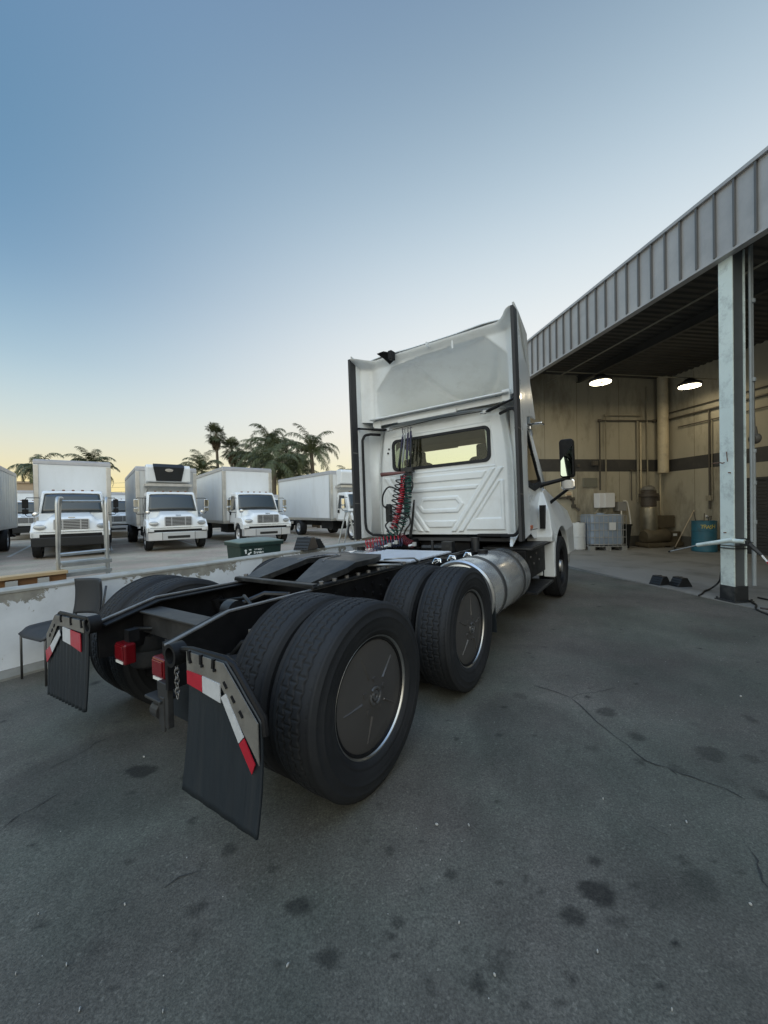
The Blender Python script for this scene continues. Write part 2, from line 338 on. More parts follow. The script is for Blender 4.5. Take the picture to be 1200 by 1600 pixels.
STAINS = [(0.761, 1.401, 0.06, 0.052, 0.85), (0.634, 1.322, 0.037, 0.036, 0.75), (0.775, 1.301, 0.034, 0.022, 0.45), (1.151, 1.419, 0.07, 0.064, 0.4), (1.828, 2.168, 0.075, 0.075, 0.6), (1.509, 2.638, 0.068, 0.058, 0.6), (0.239, 1.493, 0.025, 0.022, 0.6), (0.255, 1.144, 0.027, 0.026, 0.75), (0.54, 1.146, 0.017, 0.016, 0.7), (0.92, 1.233, 0.013, 0.013, 1), (0.821, 1.525, 0.019, 0.021, 0.75), (0.409, 1.452, 0.016, 0.013, 0.8), (0.021, 1.329, 0.025, 0.021, 0.6), (-0.008, 1.277, 0.013, 0.012, 0.8), (0.012, 1.218, 0.012, 0.013, 0.8), (0.378, 1.084, 0.014, 0.011, 0.6), (0.114, 1.131, 0.011, 0.009, 0.6), (0.789, 1.122, 0.013, 0.011, 0.8), (0.483, 1.094, 0.01, 0.011, 0.7), (0.929, 1.349, 0.018, 0.016, 0.5), (1.167, 1.517, 0.023, 0.025, 0.5), (0.916, 1.425, 0.013, 0.013, 0.6), (1.196, 2.242, 0.044, 0.031, 0.5), (0.441, 1.401, 0.012, 0.011, 0.6), (0.129, 1.254, 0.015, 0.013, 0.4), (0.559, 1.415, 0.012, 0.013, 0.6), (2.014, 2.116, 0.041, 0.045, 0.4), (1.733, 1.941, 0.041, 0.043, 0.4), (1.816, 1.852, 0.039, 0.047, 0.5), (0.702, 2.41, 0.018, 0.022, 0.7), (0.43, 2.392, 0.016, 0.021, 0.8), (1.009, 2.909, 0.047, 0.054, 0.4), (2.379, 2.508, 0.033, 0.052, 0.5), (1.393, 2.114, 0.027, 0.026, 0.6), (1.549, 2.041, 0.044, 0.044, 0.55), (0.003, 1.607, 0.027, 0.025, 0.5), (1.28, 1.514, 0.015, 0.016, 0.5), (1.158, 1.45, 0.029, 0.029, 0.5), (-1.417, 2.188, 0.095, 0.058, 0.95), (-1.12, 2.127, 0.033, 0.037, 0.9), (-1.786, 2.168, 0.118, 0.119, 0.35), (-0.335, 1.394, 0.043, 0.036, 0.75), (-0.205, 1.225, 0.039, 0.03, 0.65), (-0.694, 1.644, 0.031, 0.03, 0.6), (-0.711, 1.396, 0.038, 0.026, 0.5), (-0.674, 1.309, 0.018, 0.018, 0.5), (-1.16, 2.022, 0.049, 0.045, 0.4), (-0.472, 1.546, 0.021, 0.015, 0.5), (-1.097, 1.607, 0.019, 0.015, 0.6), (-0.937, 1.814, 0.019, 0.02, 0.7), (-1.254, 1.36, 0.021, 0.021, 0.5), (-0.231, 1.114, 0.007, 0.007, 0.8), (-0.994, 1.281, 0.027, 0.02, 0.3), (-1.724, 2.416, 0.084, 0.06, 0.4), (-0.101, 1.659, 0.02, 0.013, 0.5), (-0.777, 1.558, 0.019, 0.039, 0.3), (-1.6, 2.2, 0.5, 0.5, 0.35), (0.9, 2.35, 0.35, 0.6, 0.25)]
yard()
CRACKS = [[(1.177, 3.057, 0.038), (1.215, 3.026, 0.039), (1.302, 2.938, 0.042), (1.368, 2.846, 0.044), (1.376, 2.736, 0.046), (1.382, 2.625, 0.048), (1.38, 2.512, 0.049), (1.389, 2.412, 0.051), (1.401, 2.331, 0.052), (1.414, 2.26, 0.053), (1.419, 2.181, 0.054), (1.43, 2.117, 0.056), (1.464, 2.078, 0.057), (1.504, 2.05, 0.058), (1.533, 2.009, 0.058), (1.568, 1.98, 0.058), (1.603, 1.942, 0.058), (1.634, 1.921, 0.058), (1.663, 1.896, 0.058), (1.68, 1.865, 0.058), (1.704, 1.824, 0.058)], [(1.368, 2.846, 0.044), (1.436, 2.901, 0.045), (1.507, 2.906, 0.046), (1.57, 2.911, 0.048), (1.675, 2.945, 0.049), (1.782, 2.98, 0.051)], [(1.504, 2.05, 0.058), (1.515, 2.029, 0.058), (1.512, 1.993, 0.058)], [(-1.99, 2.214, -0.013), (-1.977, 2.252, -0.014), (-1.954, 2.304, -0.014), (-1.929, 2.345, -0.014), (-1.905, 2.394, -0.014), (-1.896, 2.443, -0.015), (-1.899, 2.488, -0.015), (-1.86, 2.521, -0.015)], [(-1.822, 1.786, -0.004), (-1.824, 1.826, -0.005), (-1.826, 1.855, -0.005), (-1.816, 1.89, -0.005), (-1.796, 1.92, -0.005), (-1.772, 1.958, -0.005), (-1.756, 2.006, -0.006), (-1.728, 2.032, -0.006)], [(1.477, 1.568, 0.058), (1.471, 1.542, 0.058), (1.452, 1.511, 0.058), (1.443, 1.491, 0.058), (1.417, 1.458, 0.058), (1.397, 1.427, 0.058), (1.385, 1.397, 0.058)], [(1.132, 1.681, 0.056), (1.154, 1.671, 0.056), (1.167, 1.65, 0.057), (1.193, 1.639, 0.057)], [(-0.873, 1.474, 0.019), (-0.841, 1.519, 0.019), (-0.776, 1.544, 0.02)]]
SPECKS = [(1.037, 1.848, 0.052), (2.584, 2.797, 0.058), (1.321, 1.697, 0.058), (0.656, 1.211, 0.053), (0.235, 1.312, 0.043), (0.215, 1.731, 0.037), (0.783, 1.064, 0.057), (0.313, 1.159, 0.047), (1.268, 1.342, 0.058), (0.358, 1.721, 0.04), (-1.29, 1.394, 0.012), (-1.05, 1.228, 0.019), (-0.99, 1.418, 0.017), (-1.477, 2.313, -0.004), (-1.194, 1.208, 0.016), (-0.915, 1.112, 0.023), (-0.665, 1.101, 0.028), (-0.329, 1.205, 0.033)]
def cracks_and_grit():
    b = MB(); rng = random.Random(5)
    for c in CRACKS:
        n = len(c); L = []
        for i, p in enumerate(c):
            a = Vector(c[max(0, i-1)]); d = (Vector(c[min(n-1, i+1)])-a).normalized(); nn = Vector((-d.y, d.x, 0)); w = rng.uniform(.001, .0042)*(.35 if i in (0, n-1) else 1)
            q = Vector(p)+nn*rng.uniform(-.006, .006); L += [q+nn*w+Vector((0, 0, .004)), q-nn*w+Vector((0, 0, .004))]
        b.add(L, [(2*i, 2*i+1, 2*i+3, 2*i+2) for i in range(n-1)])
    tag(b.build('asphalt_crack', mat('dark_crack_strip', (.035, .035, .033), .95)), kind='structure')  # thin dark ribbons along the cracks
    b = MB()
    for (x, y, z) in SPECKS:
        r = .0042*rng.uniform(.5, 1.1)*(.6+.25*y); M = Matrix.Translation((x, y, z+.006)) @ Matrix.Rotation(rng.uniform(0, 3), 4, 'Z') @ Matrix.Diagonal((r*rng.uniform(.8, 2.2), r*.7, .006, 1)); n0 = len(b.v)
        b.lathe([(-1, 0), (-.6, .8), (.1, 1), (.7, .6), (1, 0)], 6); b.tf(M, n0)
    for k in range(160):
        x, y = rng.uniform(-3, 5), rng.uniform(.9, 5.5); lat = (x-TX)*TR.x+(y-TY)*TR.y; r = rng.uniform(.0012, .003); n0 = len(b.v)
        b.lathe([(-1, 0), (0, 1), (1, 0)], 5); b.tf(Matrix.Translation((x, y, gz(lat)+.001)) @ Matrix.Rotation(rng.uniform(0, 3), 4, 'Z') @ Matrix.Scale(r, 4), n0)
    tag(b.build('pale_grit', mat('pale_grit', (.42, .42, .4), .8)), 'pale grit and scraps scattered over the dark asphalt', 'grit', kind='stuff')
cracks_and_grit()

def lot():
    b = MB(); la = [-140, -60, -30, -15, -9, -6.5, -5, -4, -3.2, -2.7]; fw = [-140, -60, -25, -10, -4, 0, 4, 8, 12, 18, 30, 60, 120, 260]
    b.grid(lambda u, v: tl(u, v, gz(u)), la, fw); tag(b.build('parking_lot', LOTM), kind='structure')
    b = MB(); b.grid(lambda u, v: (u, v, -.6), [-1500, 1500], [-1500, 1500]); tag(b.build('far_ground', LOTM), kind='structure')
    PM = mat('worn_white_line_paint', (.5, .5, .47), .8, var=.25, vscale=3)
    h = R_(143); f = Vector((math.sin(h), math.cos(h), 0)); r = Vector((-f.y, f.x, 0))
    for k in range(-1, 4):
        c = Vector((-14.35, 14.6, 0))+r*(3.25*k)-f*.2; b = MB(); e = c-f*7.5
        def P(p, q): w = p+r*q; lat = (w.x-TX)*TR.x+(w.y-TY)*TR.y; return (w.x, w.y, gz(lat)+.005)
        b.add([P(c, -.06), P(c, .06), P(e, .06), P(e, -.06)], [(0, 1, 2, 3)]); tag(b.build('painted_bay_line', PM), kind='structure')
lot()

# ================================================================== wash bay building
CREAM = mat('stained_cream_block_paint', (.43, .40, .315), .75, var=.12, vscale=1.2, dirt=(.15, .13, .095), dscale=.9, damt=.85, bump=.1, bscale=25, streak=(1.4, 1.4, .5))
STRIPEM = mat('dark_grey_wall_stripe', (.055, .055, .055), .6, var=.15, vscale=3, dirt=(.12, .11, .09), dscale=3, damt=.4)
FASCIAM = mat('grey_standing_seam_metal', (.47, .45, .435), .42, metal=.3, var=.18, vscale=1.1, dirt=(.33, .32, .315), dscale=1.4, damt=.5)
DECKR = mat('dark_roof_deck', (.06, .057, .05), .7, var=.3, vscale=3, dirt=(.075, .062, .045), dscale=2, damt=.5)
COLM = mat('chipped_pale_blue_paint', (.74, .83, .79), .45, var=.06, vscale=3, dirt=(.17, .19, .19), dscale=5, damt=.55)
COLDK = mat('scuffed_black_paint', (.022, .024, .026), .55, var=.3, vscale=8, dirt=(.13, .13, .12), dscale=4, damt=.5)
FLOORM = mat('oily_concrete_floor', (.24, .232, .212), .62, var=.16, vscale=1.2, dirt=(.07, .068, .06), dscale=.9, damt=.75, bump=.08, bscale=30)
PIPEM = mat('painted_wall_pipe', (.30, .27, .2), .55, var=.15)
DARKPIPE = mat('grimy_pipe', (.09, .08, .065), .55, var=.2)
DUCTM = mat('cream_duct_paint', (.62, .54, .38), .5, var=.08, dirt=(.3, .25, .17), dscale=3, damt=.5)
DOORM = mat('dark_roll_up_door', (.045, .045, .045), .55, var=.2, vscale=4)
BO = Vector((8.6, 2, GB))
BAY = empty('wash_bay_building', bl(8.6, 2, GB), BA, 'open-fronted wash bay with grey ribbed metal fascia and stained cream block walls', 'building')
def bp(mb, name, m, parent=None, **k):
    mb.tf(Matrix.Translation(-BO)); return mb.build(name, m, parent or BAY, **k)
S0, S1, DF, DB = -15, 11.3, 5.66, 11.6
floor = MB(); floor.bb(5.69, DB, S0, S1, -.2, GB+.014); floor.tf(Matrix.Rotation(BA, 4, 'Z')); tag(floor.build('concrete_floor', FLOORM), kind='structure')
bp(MB().bb(DF+.1, DB+.2, S1, S1+.2, 0, 5.70), 'end_wall', CREAM)
bp(MB().bb(DB, DB+.2, S0, S1, 0, 5.70), 'back_wall', CREAM)
bp(MB().bb(DF+.1, DB-.004, S1-.004, S1, 2.57, 2.97), 'wall_stripe', STRIPEM)
bp(MB().bb(DB-.004, DB, S0, S1-.004, 2.54, 2.94), 'wall_stripe', STRIPEM)
bp(MB().bb(DB-.012, DB, S0, S1-.02, GB, .42), 'wall_base', mat('grimy_wall_base', (.09, .085, .07), .7, var=.25, vscale=3))
bp(MB().bb(DF+.1, DB-.02, S1-.012, S1, GB, .42), 'wall_base', MATS['grimy_wall_base'])
# block joints / wall panel seams
b = MB()
for D in (7.2, 8.35, 9.9): b.bb(D-.006, D+.006, S1-.003, S1, 0, 5.6)
for s in (2.2, 5.1, 7.6, 10.2): b.bb(DB-.003, DB, s-.006, s+.006, 0, 5.6)
b.tf(Matrix.Translation(-BO)); b.each('wall_joint', mat('dark_joint_filler', (.2, .18, .13), .9), BAY)  # joint lines in one even darker tone
b = MB()
def deckz(s):
    t = (s/.19) % 1; return 5.66+.03*(sm(.1, .2, t)-sm(.6, .7, t))
ss = []; s_ = S0
while s_ < S1: ss.append(s_); s_ += .019
b.grid(lambda u, v: (u, v, deckz(v)), [DF+.1, DB+.1], ss); bp(b, 'roof_deck', DECKR)
bp(MB().bb(DF+.12, DB+.3, S0, S1+.3, 5.74, 5.84), 'roof', mat('roof_membrane', (.3, .3, .3), .8))
def ibeam_s(b, D, z0, z1, w, a, c):
    b.bb(D-w/2, D+w/2, a, c, z0, z0+.015); b.bb(D-w/2, D+w/2, a, c, z1-.015, z1); b.bb(D-.006, D+.006, a, c, z0+.015, z1-.015)
def ibeam_d(b, s, z0, z1, w, a, c):
    b.bb(a, c, s-w/2, s+w/2, z0, z0+.015); b.bb(a, c, s-w/2, s+w/2, z1-.015, z1); b.bb(a, c, s-.006, s+.006, z0+.015, z1-.015)
b = MB(); ibeam_s(b, 5.86, 5.03, 5.4, .2, S0, S1); bp(b, 'header_beam', DECKR)
for s in (-4.9, 4.585): b = MB(); ibeam_d(b, s, 5.32, 5.655, .18, 5.97, DB); bp(b, 'roof_beam', DECKR)
for D in (8.4,): b = MB(); ibeam_s(b, D, 5.45, 5.655, .1, S0, S1); bp(b, 'purlin', DECKR)
# fascia
b = MB(); b.bb(DF, DF+.04, S0, S1+.3, 4.955, 5.885); b.bb(DF-.045, DF+.1, S0, S1+.3, 5.875, 5.925); b.bb(DF-.02, DF+.1, S0, S1+.3, 4.925, 4.96)
fas = bp(b, 'fascia', FASCIAM)
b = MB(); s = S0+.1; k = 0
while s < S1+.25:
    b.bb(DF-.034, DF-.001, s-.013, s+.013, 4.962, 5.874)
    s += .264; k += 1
bp(b, 'fascia_seams', mat('shadow_dark_seam_metal', (.14, .14, .14), .45, metal=.3, var=.12), fas)  # ribs coloured dark so they carry the shadow line beside them
# column
def column(s0):
    b = MB(); b.bb(5.75, 5.768, s0, s0+.19, GB, 5.03); c = bp(b, 'column', COLM, bevel=.003)
    b = MB(); b.bb(5.768, 5.952, s0+.022, s0+.04, GB, 5.03); bp(b, 'web', mat('shaded_grey_blue_paint', (.095, .105, .11), .5, var=.12, vscale=4, dirt=(.08, .085, .09), dscale=5, damt=.5), c)  # web paint darkened to carry the shade between the flanges
    b = MB(); b.bb(5.952, 5.97, s0, s0+.19, GB, 5.03); bp(b, 'flange', COLM, c, bevel=.003)
    b = MB(); b.bb(5.742, 5.978, s0-.008, s0+.198, GB, GB+.235); bp(b, 'column_base', COLDK, c, bevel=.004)
    b = MB(); b.bb(5.70, 6.02, s0-.05, s0+.24, GB+.014, GB+.03)
    for x in (5.72, 6.0):
        for y in (s0-.03, s0+.22): b.cyl((x, y, GB+.03), (x, y, GB+.055), .014, n=6)
    bp(b, 'base_plate', COLDK, c)
    b = MB(); b.bb(5.744, 5.976, s0-.006, s0+.196, .82, .835); b.bb(5.746, 5.974, s0-.004, s0+.194, .86, .872); bp(b, 'strap', COLDK, c)
    return c
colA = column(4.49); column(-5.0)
b = MB()
for (D, s, z) in ((5.742, 4.53, 1.9), (5.742, 4.6, 1.05)): b.cyl((D+.01, s, z), (D-.03, s, z), .008, n=8)
b.tube([(5.73, 4.60, 2.05), (5.70, 4.60, 2.04), (5.66, 4.6, 2.05), (5.66, 4.72, 2.05)], .008, 6); b.tube([(5.735, 4.56, 2.06), (5.72, 4.56, 2.2)], .006, 6); b.tf(Matrix.Translation(-BO)); b.each('wall_hook', mat('rusty_steel', (.16, .09, .06), .7, var=.3, vscale=30), colA)
b = MB(); b.cyl((6.01, 4.46, .92), (6.01, 4.46, 5.2), .018, n=10); b.cyl((6.06, 4.47, .3), (6.06, 4.47, 2.2), .026, n=10); b.cyl((6.06, 4.47, 2.2), (6.06, 4.47, 5.3), .014, n=8)
for z in (1.2, 1.75, 2.2, 3.2, 4.3): b.cyl((6.06, 4.47, z-.025), (6.06, 4.47, z+.025), .036, n=10)
b.tf(Matrix.Translation(-BO)); b.each('riser_pipe', mat('grey_painted_pipe', (.3, .33, .34), .5, var=.15), BAY, smooth=40)
b = MB(); b.tube([(6.12, 4.5, 3.2), (6.14, 4.52, 2.8), (6.13, 4.5, 2.45)], .012, 8); b.lathe([(-.05, 0), (-.05, .05), (-.02, .075), (.02, .075), (.05, .05), (.05, 0)], 14, Matrix.Translation((6.13, 4.5, 2.38))); b.cyl((6.13, 4.5, 2.42), (6.13, 4.5, 2.55), .04, .02, 10); bp(b, 'hose_reel', DARKPIPE, smooth=40)
# wall pipes (end wall)
se = S1-.06
def pipe(pts, r, m=PIPEM, clamps=()):
    b = MB(); b.tube(pts, r, 8)
    for p in pts[1:-1]: b.box(p, (r*3, r*3, r*3))
    return bp(b, 'wall_pipe', m, smooth=40)
pipe([(9.13, se, 1.95), (9.13, se, 4.23), (11.2, se, 4.27), (DB-.06, se, 4.27), (DB-.06, 9.0, 4.27), (DB-.06, -6, 4.27)], .028, DARKPIPE)
pipe([(9.35, se, 1.9), (9.35, se, 4.4), (10.7, se, 4.42)], .022)
pipe([(10.55, se, 1.55), (10.55, se, 4.24)], .034); pipe([(10.66, se, 2.0), (10.66, se, 4.2)], .03, DUCTM)
pipe([(10.92, se, 1.0), (10.92, se, 5.4)], .022); pipe([(10.3, se, 1.6), (10.3, se, 2.6), (10.9, se, 2.62)], .018, DARKPIPE)
pipe([(DB-.05, S1-.1, 4.48), (DB-.05, -6, 4.52)], .02, DARKPIPE); pipe([(DB-.05, 10.7, 3.95), (DB-.05, -6, 4.0)], .018, DARKPIPE)
pipe([(DB-.05, 9.70, 1.3), (DB-.05, 9.70, 4.26)], .024, DARKPIPE); pipe([(DB-.05, 9.62, 1.6), (DB-.05, 9.62, 4.0)], .014)
pipe([(11.37, S1-.1, .4), (11.37, S1-.1, 2.6)], .024, DUCTM)
b = MB(); b.box((DB-.06, 9.7, 1.62), (.1, .14, .16)); bp(b, 'junction_box', PIPEM, bevel=.006)
b = MB(); b.cyl((11.33, S1-.26, 2.5), (11.33, S1-.26, 5.66), .155, n=24); 
for z in (2.55, 3.55, 4.6): b.cyl((11.33, S1-.26, z-.015), (11.33, S1-.26, z+.015), .162, n=24)
bp(b, 'round_duct', DUCTM, smooth=40)
b = MB(); b.bb(8.53, 9.04, S1-.05, S1, 2.06, 2.36); bp(b, 'wall_panel', mat('grey_green_panel', (.19, .19, .155), .5), bevel=.008)
b = MB(); b.bb(7.9, 8.16, S1-.012, S1, 1.72, 1.92); sg = bp(b, 'notice_sign', mat('pale_notice_card', (.72, .66, .5), .6))
b = MB()
for z, w in ((1.88, .16), (1.83, .2), (1.79, .12), (1.75, .18)): b.bb(8.03-w/2, 8.03+w/2, S1-.015, S1-.0125, z-.008, z+.008)
bp(b, 'notice_lines', mat('orange_print', (.5, .2, .05), .6), sg)
b = MB(); b.bb(8.3, 8.38, S1-.09, S1-.01, 2.72, 2.8); b.bb(8.85, 9.02, S1-.12, S1-.01, 2.76, 2.9); b.bb(6.4, 6.55, S1-.1, S1-.01, 2.7, 2.85); b.tf(Matrix.Translation(-BO)); b.each('socket_box', DARKPIPE, BAY, bevel=.006)
pipe([(7.6, se, 1.72), (8.0, se, 1.74), (8.12, se, 1.68), (8.16, se, 1.45), (8.3, se-.1, 1.3)], .035, DARKPIPE)
# roll-up door on the back wall
b = MB(); z = GB
while z < 2.08: b.bb(DB-.045, DB-.015, 4.6, 8.72, z, z+.085); z += .09
dr = bp(b, 'roll_up_door', DOORM, bevel=.006, seg=1)
b = MB(); b.bb(DB-.07, DB-.001, 8.72, 8.8, GB, 2.14); b.bb(DB-.07, DB-.001, 4.5, 4.6, GB, 2.14); b.bb(DB-.071, DB-.001, 4.6, 8.72, 2.09, 2.14); bp(b, 'door_frame', STRIPEM, dr)
# conduit that carries the lamps
b = MB(); b.tube([(6.1, 9.45, 5.08), (DB-.05, 9.45, 5.08)], .014, 6); bp(b, 'lamp_conduit', PIPEM)
b = MB(); b.tube([(7.1, -8, 5.3), (7.1, 11.0, 5.3)], .018, 6); bp(b, 'ceiling_pipe', PIPEM)
# two round high-bay lamps
LED = mat('led_ring_diffuser', (1, .95, .85), .4, emit=(1, .88, .62), estr=14)
HOUS = mat('lamp_housing', (.04, .04, .04), .5)
def lamp(D, s, label):
    r = empty('bay_lamp', bl(D, s, 5.05), BA, label, 'ceiling lamp', 'round lamps hanging in the wash bay')
    b = MB(); M = Matrix.Rotation(R_(-90), 4, 'Y')
    b.lathe([(.0, .26), (.03, .29), (.07, .29), (.11, .2), (.2, .1), (.22, .04), (.22, 0)], 28, Matrix.Translation((0, 0, -.2)) @ M); b.cyl((0, 0, -.02), (0, 0, .05), .012, n=8); b.build('lamp_housing', HOUS, r, smooth=40)
    b = MB(); b.lathe([(-.02, .09), (-.028, .12), (-.03, .2), (-.022, .262), (-.002, .262)], 32, Matrix.Translation((0, 0, -.2)) @ M); b.build('led_ring', LED, r, smooth=True)
    b = MB(); b.cyl((0, 0, -.225), (0, 0, -.2), .085, n=20); b.build('lamp_hub', mat('lamp_centre_cap', (.35, .3, .2), .5), r)
    l = bpy.data.lights.new('lamp_light', 'AREA'); l.shape = 'DISK'; l.size = .5; l.energy = LAMPW; l.color = (1, .83, .55); lo = bpy.data.objects.new('lamp_light', l); COL.objects.link(lo); lo.parent = r; lo.location = (0, 0, -.24)
LAMPW = 8
lamp(7.72, 9.45, 'glowing round lamp under the bay roof nearer the fascia'); lamp(10.6, 9.45, 'glowing round lamp under the bay roof nearer the blue column')

# ================================================================== things in the bay
def at_b(name, D, s, rz, label, cat, group=None, z=GB+.014): return empty(name, bl(D, s, z), BA+rz, label, cat, group)
# IBC tote: local x = D, y = s
t = at_b('liquid_tote', 8.86, 11.02-.1, R_(-12), 'blue-grey plastic liquid tote in a wire cage on a pallet', 'tote')
b = MB(); w, d = .5, .42
ring = rrect(-w, w, -d, d, .1, 5); zs = [.17, .2, .45, .5, .75, .8, 1.04, 1.1]; ins = [.05, .0, 0, .012, .012, 0, 0, .06]
for z, q in zip(zs, ins): b.v += [(x*(1-q), y*(1-q), z) for x, y in ring]
n = len(ring); b.f += [(i*n+k, i*n+(k+1) % n, (i+1)*n+(k+1) % n, (i+1)*n+k) for i in range(len(zs)-1) for k in range(n)]; b.f.append(tuple((len(zs)-1)*n+k for k in range(n)))
b.cyl((0, 0, 1.09), (0, 0, 1.14), .11, n=18)
b.build('tank', mat('blue_grey_plastic', (.30, .37, .47), .4, var=.12, vscale=3), t, smooth=40)
b = MB()
for x in lin(-.54, .54, 9):
    for y in (-.46, .46): b.cyl((x, y, .13), (x, y, 1.08), .009, n=6)
for y in lin(-.46, .46, 7):
    for x in (-.54, .54): b.cyl((x, y, .13), (x, y, 1.08), .009, n=6)
for z in (.18, .4, .62, .85, 1.07): b.tube([(-.54, -.46, z), (.54, -.46, z), (.54, .46, z), (-.54, .46, z), (-.54, -.46, z)], .01, 6)
b.build('cage', STEEL, t)
b = MB(); b.bb(-.56, .56, -.48, .48, .11, .135)
for x in (-.48, 0, .48):
    for y in (-.4, 0, .4): b.bb(x-.08, x+.08, y-.07, y+.07, 0, .11)
b.build('pallet', STEEL, t)
b = MB(); b.bb(.02, .22, -.486, -.48, .62, .86); b.build('label_plate', mat('pale_label', (.7, .72, .72), .5), t)
t = at_b('waste_bin', 9.62, 10.98, 0, 'dark slim plastic bin beside the caged tote', 'bin')
b = MB(); b.v = [(-.16, -.2, 0), (.16, -.2, 0), (.16, .2, 0), (-.16, .2, 0), (-.2, -.26, .72), (.2, -.26, .72), (.2, .26, .72), (-.2, .26, .72)]; b.f = [(0, 1, 5, 4), (1, 2, 6, 5), (2, 3, 7, 6), (3, 0, 4, 7), (0, 3, 2, 1)]
b.build('bin_body', PLASTIC, t, bevel=.01); b = MB(); b.bb(-.22, .22, -.28, .28, .72, .77); b.build('bin_rim', PLASTIC, t, bevel=.01)
t = at_b('control_box', 9.17, S1-.22, 0, 'white control cabinet on the wall above the tote', 'control box', z=1.38)
MB().bb(-.3, .25, -.12, .14, .0, .47).build('cabinet', mat('white_cabinet', (.78, .79, .8), .4), t, bevel=.012)
MB().bb(-.11, .24, -.145, -.122, .01, .46).build('cabinet_door', MATS['white_cabinet'], t, bevel=.006)
b = MB(); b.tube([(-.2, 0, 0), (-.3, 0, -.12), (-.5, -.1, -.24)], .025, 8); b.tube([(.1, 0, 0), (0, -.02, -.16), (-.12, -.05, -.24)], .025, 8); b.bb(.0, .3, .02, .14, -.24, 0); b.cyl((.34, .05, .32), (.34, -.02, .32), .06, n=14); b.each('conduit', PIPEM, t, smooth=40)
t = at_b('hose_hanger_box', 9.78, S1-.16, 0, 'small grey box with a white hose looped beneath it', 'hose box', z=1.26)
MB().bb(-.16, .15, -.1, .15, 0, .3).build('box', mat('mid_grey_box', (.30, .30, .29), .5), t, bevel=.01)
b = MB(); b.tube(cr([(.02, -.1, .32), (.14, -.12, .3), (.2, -.12, .1), (.25, -.12, -.2), (.27, -.12, -.45), (.2, -.12, -.62), (.06, -.12, -.68), (-.07, -.12, -.6), (-.1, -.12, -.4), (-.07, -.12, -.2), (-.05, -.1, .0)]), .022, 8); b.build('hose_loop', mat('white_hose', (.7, .68, .62), .5), t, smooth=True)
t = at_b('pressure_tank', 10.6, S1-.42, 0, 'tall brushed steel tank with dark motor head against end wall', 'pressure tank')
b = MB(); M = Matrix.Rotation(R_(-90), 4, 'Y'); b.lathe([(.3, 0), (.3, .2), (.36, .24), (1.28, .24), (1.32, .2), (1.32, 0)], 24, M); b.build('cylinder', mat('brass_grey_steel', (.42, .38, .29), .35, metal=.8, var=.15, vscale=6), t, smooth=40)
b = MB(); b.lathe([(1.32, .22), (1.62, .22), (1.64, .28), (1.74, .28), (1.75, .22), (1.84, .22), (1.86, .1), (1.86, 0)], 20, M); b.bb(.22, .36, -.06, .06, 1.5, 1.7); b.build('motor_head', mat('dark_brown_metal', (.07, .055, .042), .5, var=.2), t, smooth=40)
b = MB(); b.lathe([(1.86, .2), (1.95, .17), (2.0, .08), (2.01, 0)], 16, M); b.build('cap', GREYP, t, smooth=40); b = MB(); b.bb(-.2, .2, -.2, .2, 0, .3); b.build('stand', DARKPIPE, t)
t = at_b('pump_unit', 11.0, S1-.5, 0, 'grimy brown pump skid in the corner by steel tank', 'pump')
BRN = mat('grimy_brown_paint', (.10, .08, .05), .6, var=.3, vscale=5)
b = MB(); b.bb(-.75, .55, -.25, .25, .06, .16); b.bb(-.7, -.1, -.22, .22, .0, .06); b.bb(.1, .5, -.22, .22, 0, .06); b.build('skid', BRN, t)
b = MB(); b.lathe([(-.7, 0), (-.7, .18), (-.62, .23), (.1, .23), (.16, .18), (.16, 0)], 20, Matrix.Translation((0, -.02, .36))); b.bb(.2, .5, -.2, .2, .16, .5); b.build('motor', BRN, t, smooth=40)
b = MB(); b.bb(-.28, .5, .0, .3, .62, 1.02); b.build('water_box', BRN, t, bevel=.01)
b = MB(); b.tube([(.5, .1, .9), (.62, .1, .95), (.72, .1, .88), (.74, .1, .5), (.7, .1, .2)], .02, 8); b.tube([(-.5, .1, .5), (-.5, .1, 1.0)], .025, 8); b.each('pump_pipe', DARKPIPE, t, smooth=40)
b = MB(); b.bb(.22, .36, -.21, -.2, .36, .44); b.build('tag_plate', mat('pale_label', (.7, .72, .72), .5), t)
t = at_b('white_drum', 8.12, 11.0, 0, 'white plastic drum squeezed between tractor wing and caged tote', 'drum')
b = MB(); b.lathe([(0, 0), (0, .2), (.02, .22), (.4, .215), (.41, .225), (.43, .225), (.44, .215), (.8, .22), (.84, .2), (.84, .06), (.86, .05), (.86, 0)], 24, Matrix.Rotation(R_(-90), 4, 'Y')); b.build('drum_body', mat('white_plastic_drum', (.62, .64, .64), .45, var=.1, vscale=4), t, smooth=35)
MB().cyl((.08, .05, .84), (.08, .05, .88), .035, n=12).build('bung', PLASTIC, t)
# drum
t = at_b('trash_drum', 11.06, 9.46, 0, 'teal steel drum with yellow handwritten TRASH against back wall', 'drum')
b = MB(); b.lathe([(0, .0), (0, .285), (.02, .3), (.3, .29), (.31, .302), (.33, .302), (.34, .29), (.58, .29), (.59, .302), (.61, .302), (.62, .29), (.86, .29), (.87, .302), (.89, .302), (.89, .28), (.1, .27), (.1, 0)], 36, Matrix.Rotation(R_(-90), 4, 'Y')); b.build('drum_body', mat('teal_drum_paint', (.035, .155, .22), .45, var=.15, vscale=5, dirt=(.05, .06, .06), dscale=5, damt=.6), t, smooth=35)
YEL = mat('yellow_paint', (.62, .52, .1), .6)
for i, ch in enumerate('TRASH'):
    a = R_(-143+i*13.5-4); M = Matrix.Rotation(a, 4, 'Z') @ Matrix.Translation((.2925, 0, .72+.01*math.sin(i*2))) @ Matrix.Rotation(R_(90), 4, 'Z') @ Matrix.Rotation(R_(90), 4, 'X') @ Matrix.Rotation(R_((-6, 4, -3, 6, -4)[i]), 4, 'Z')
    text_mesh('letter', ch, .15, YEL, t, M, .003)
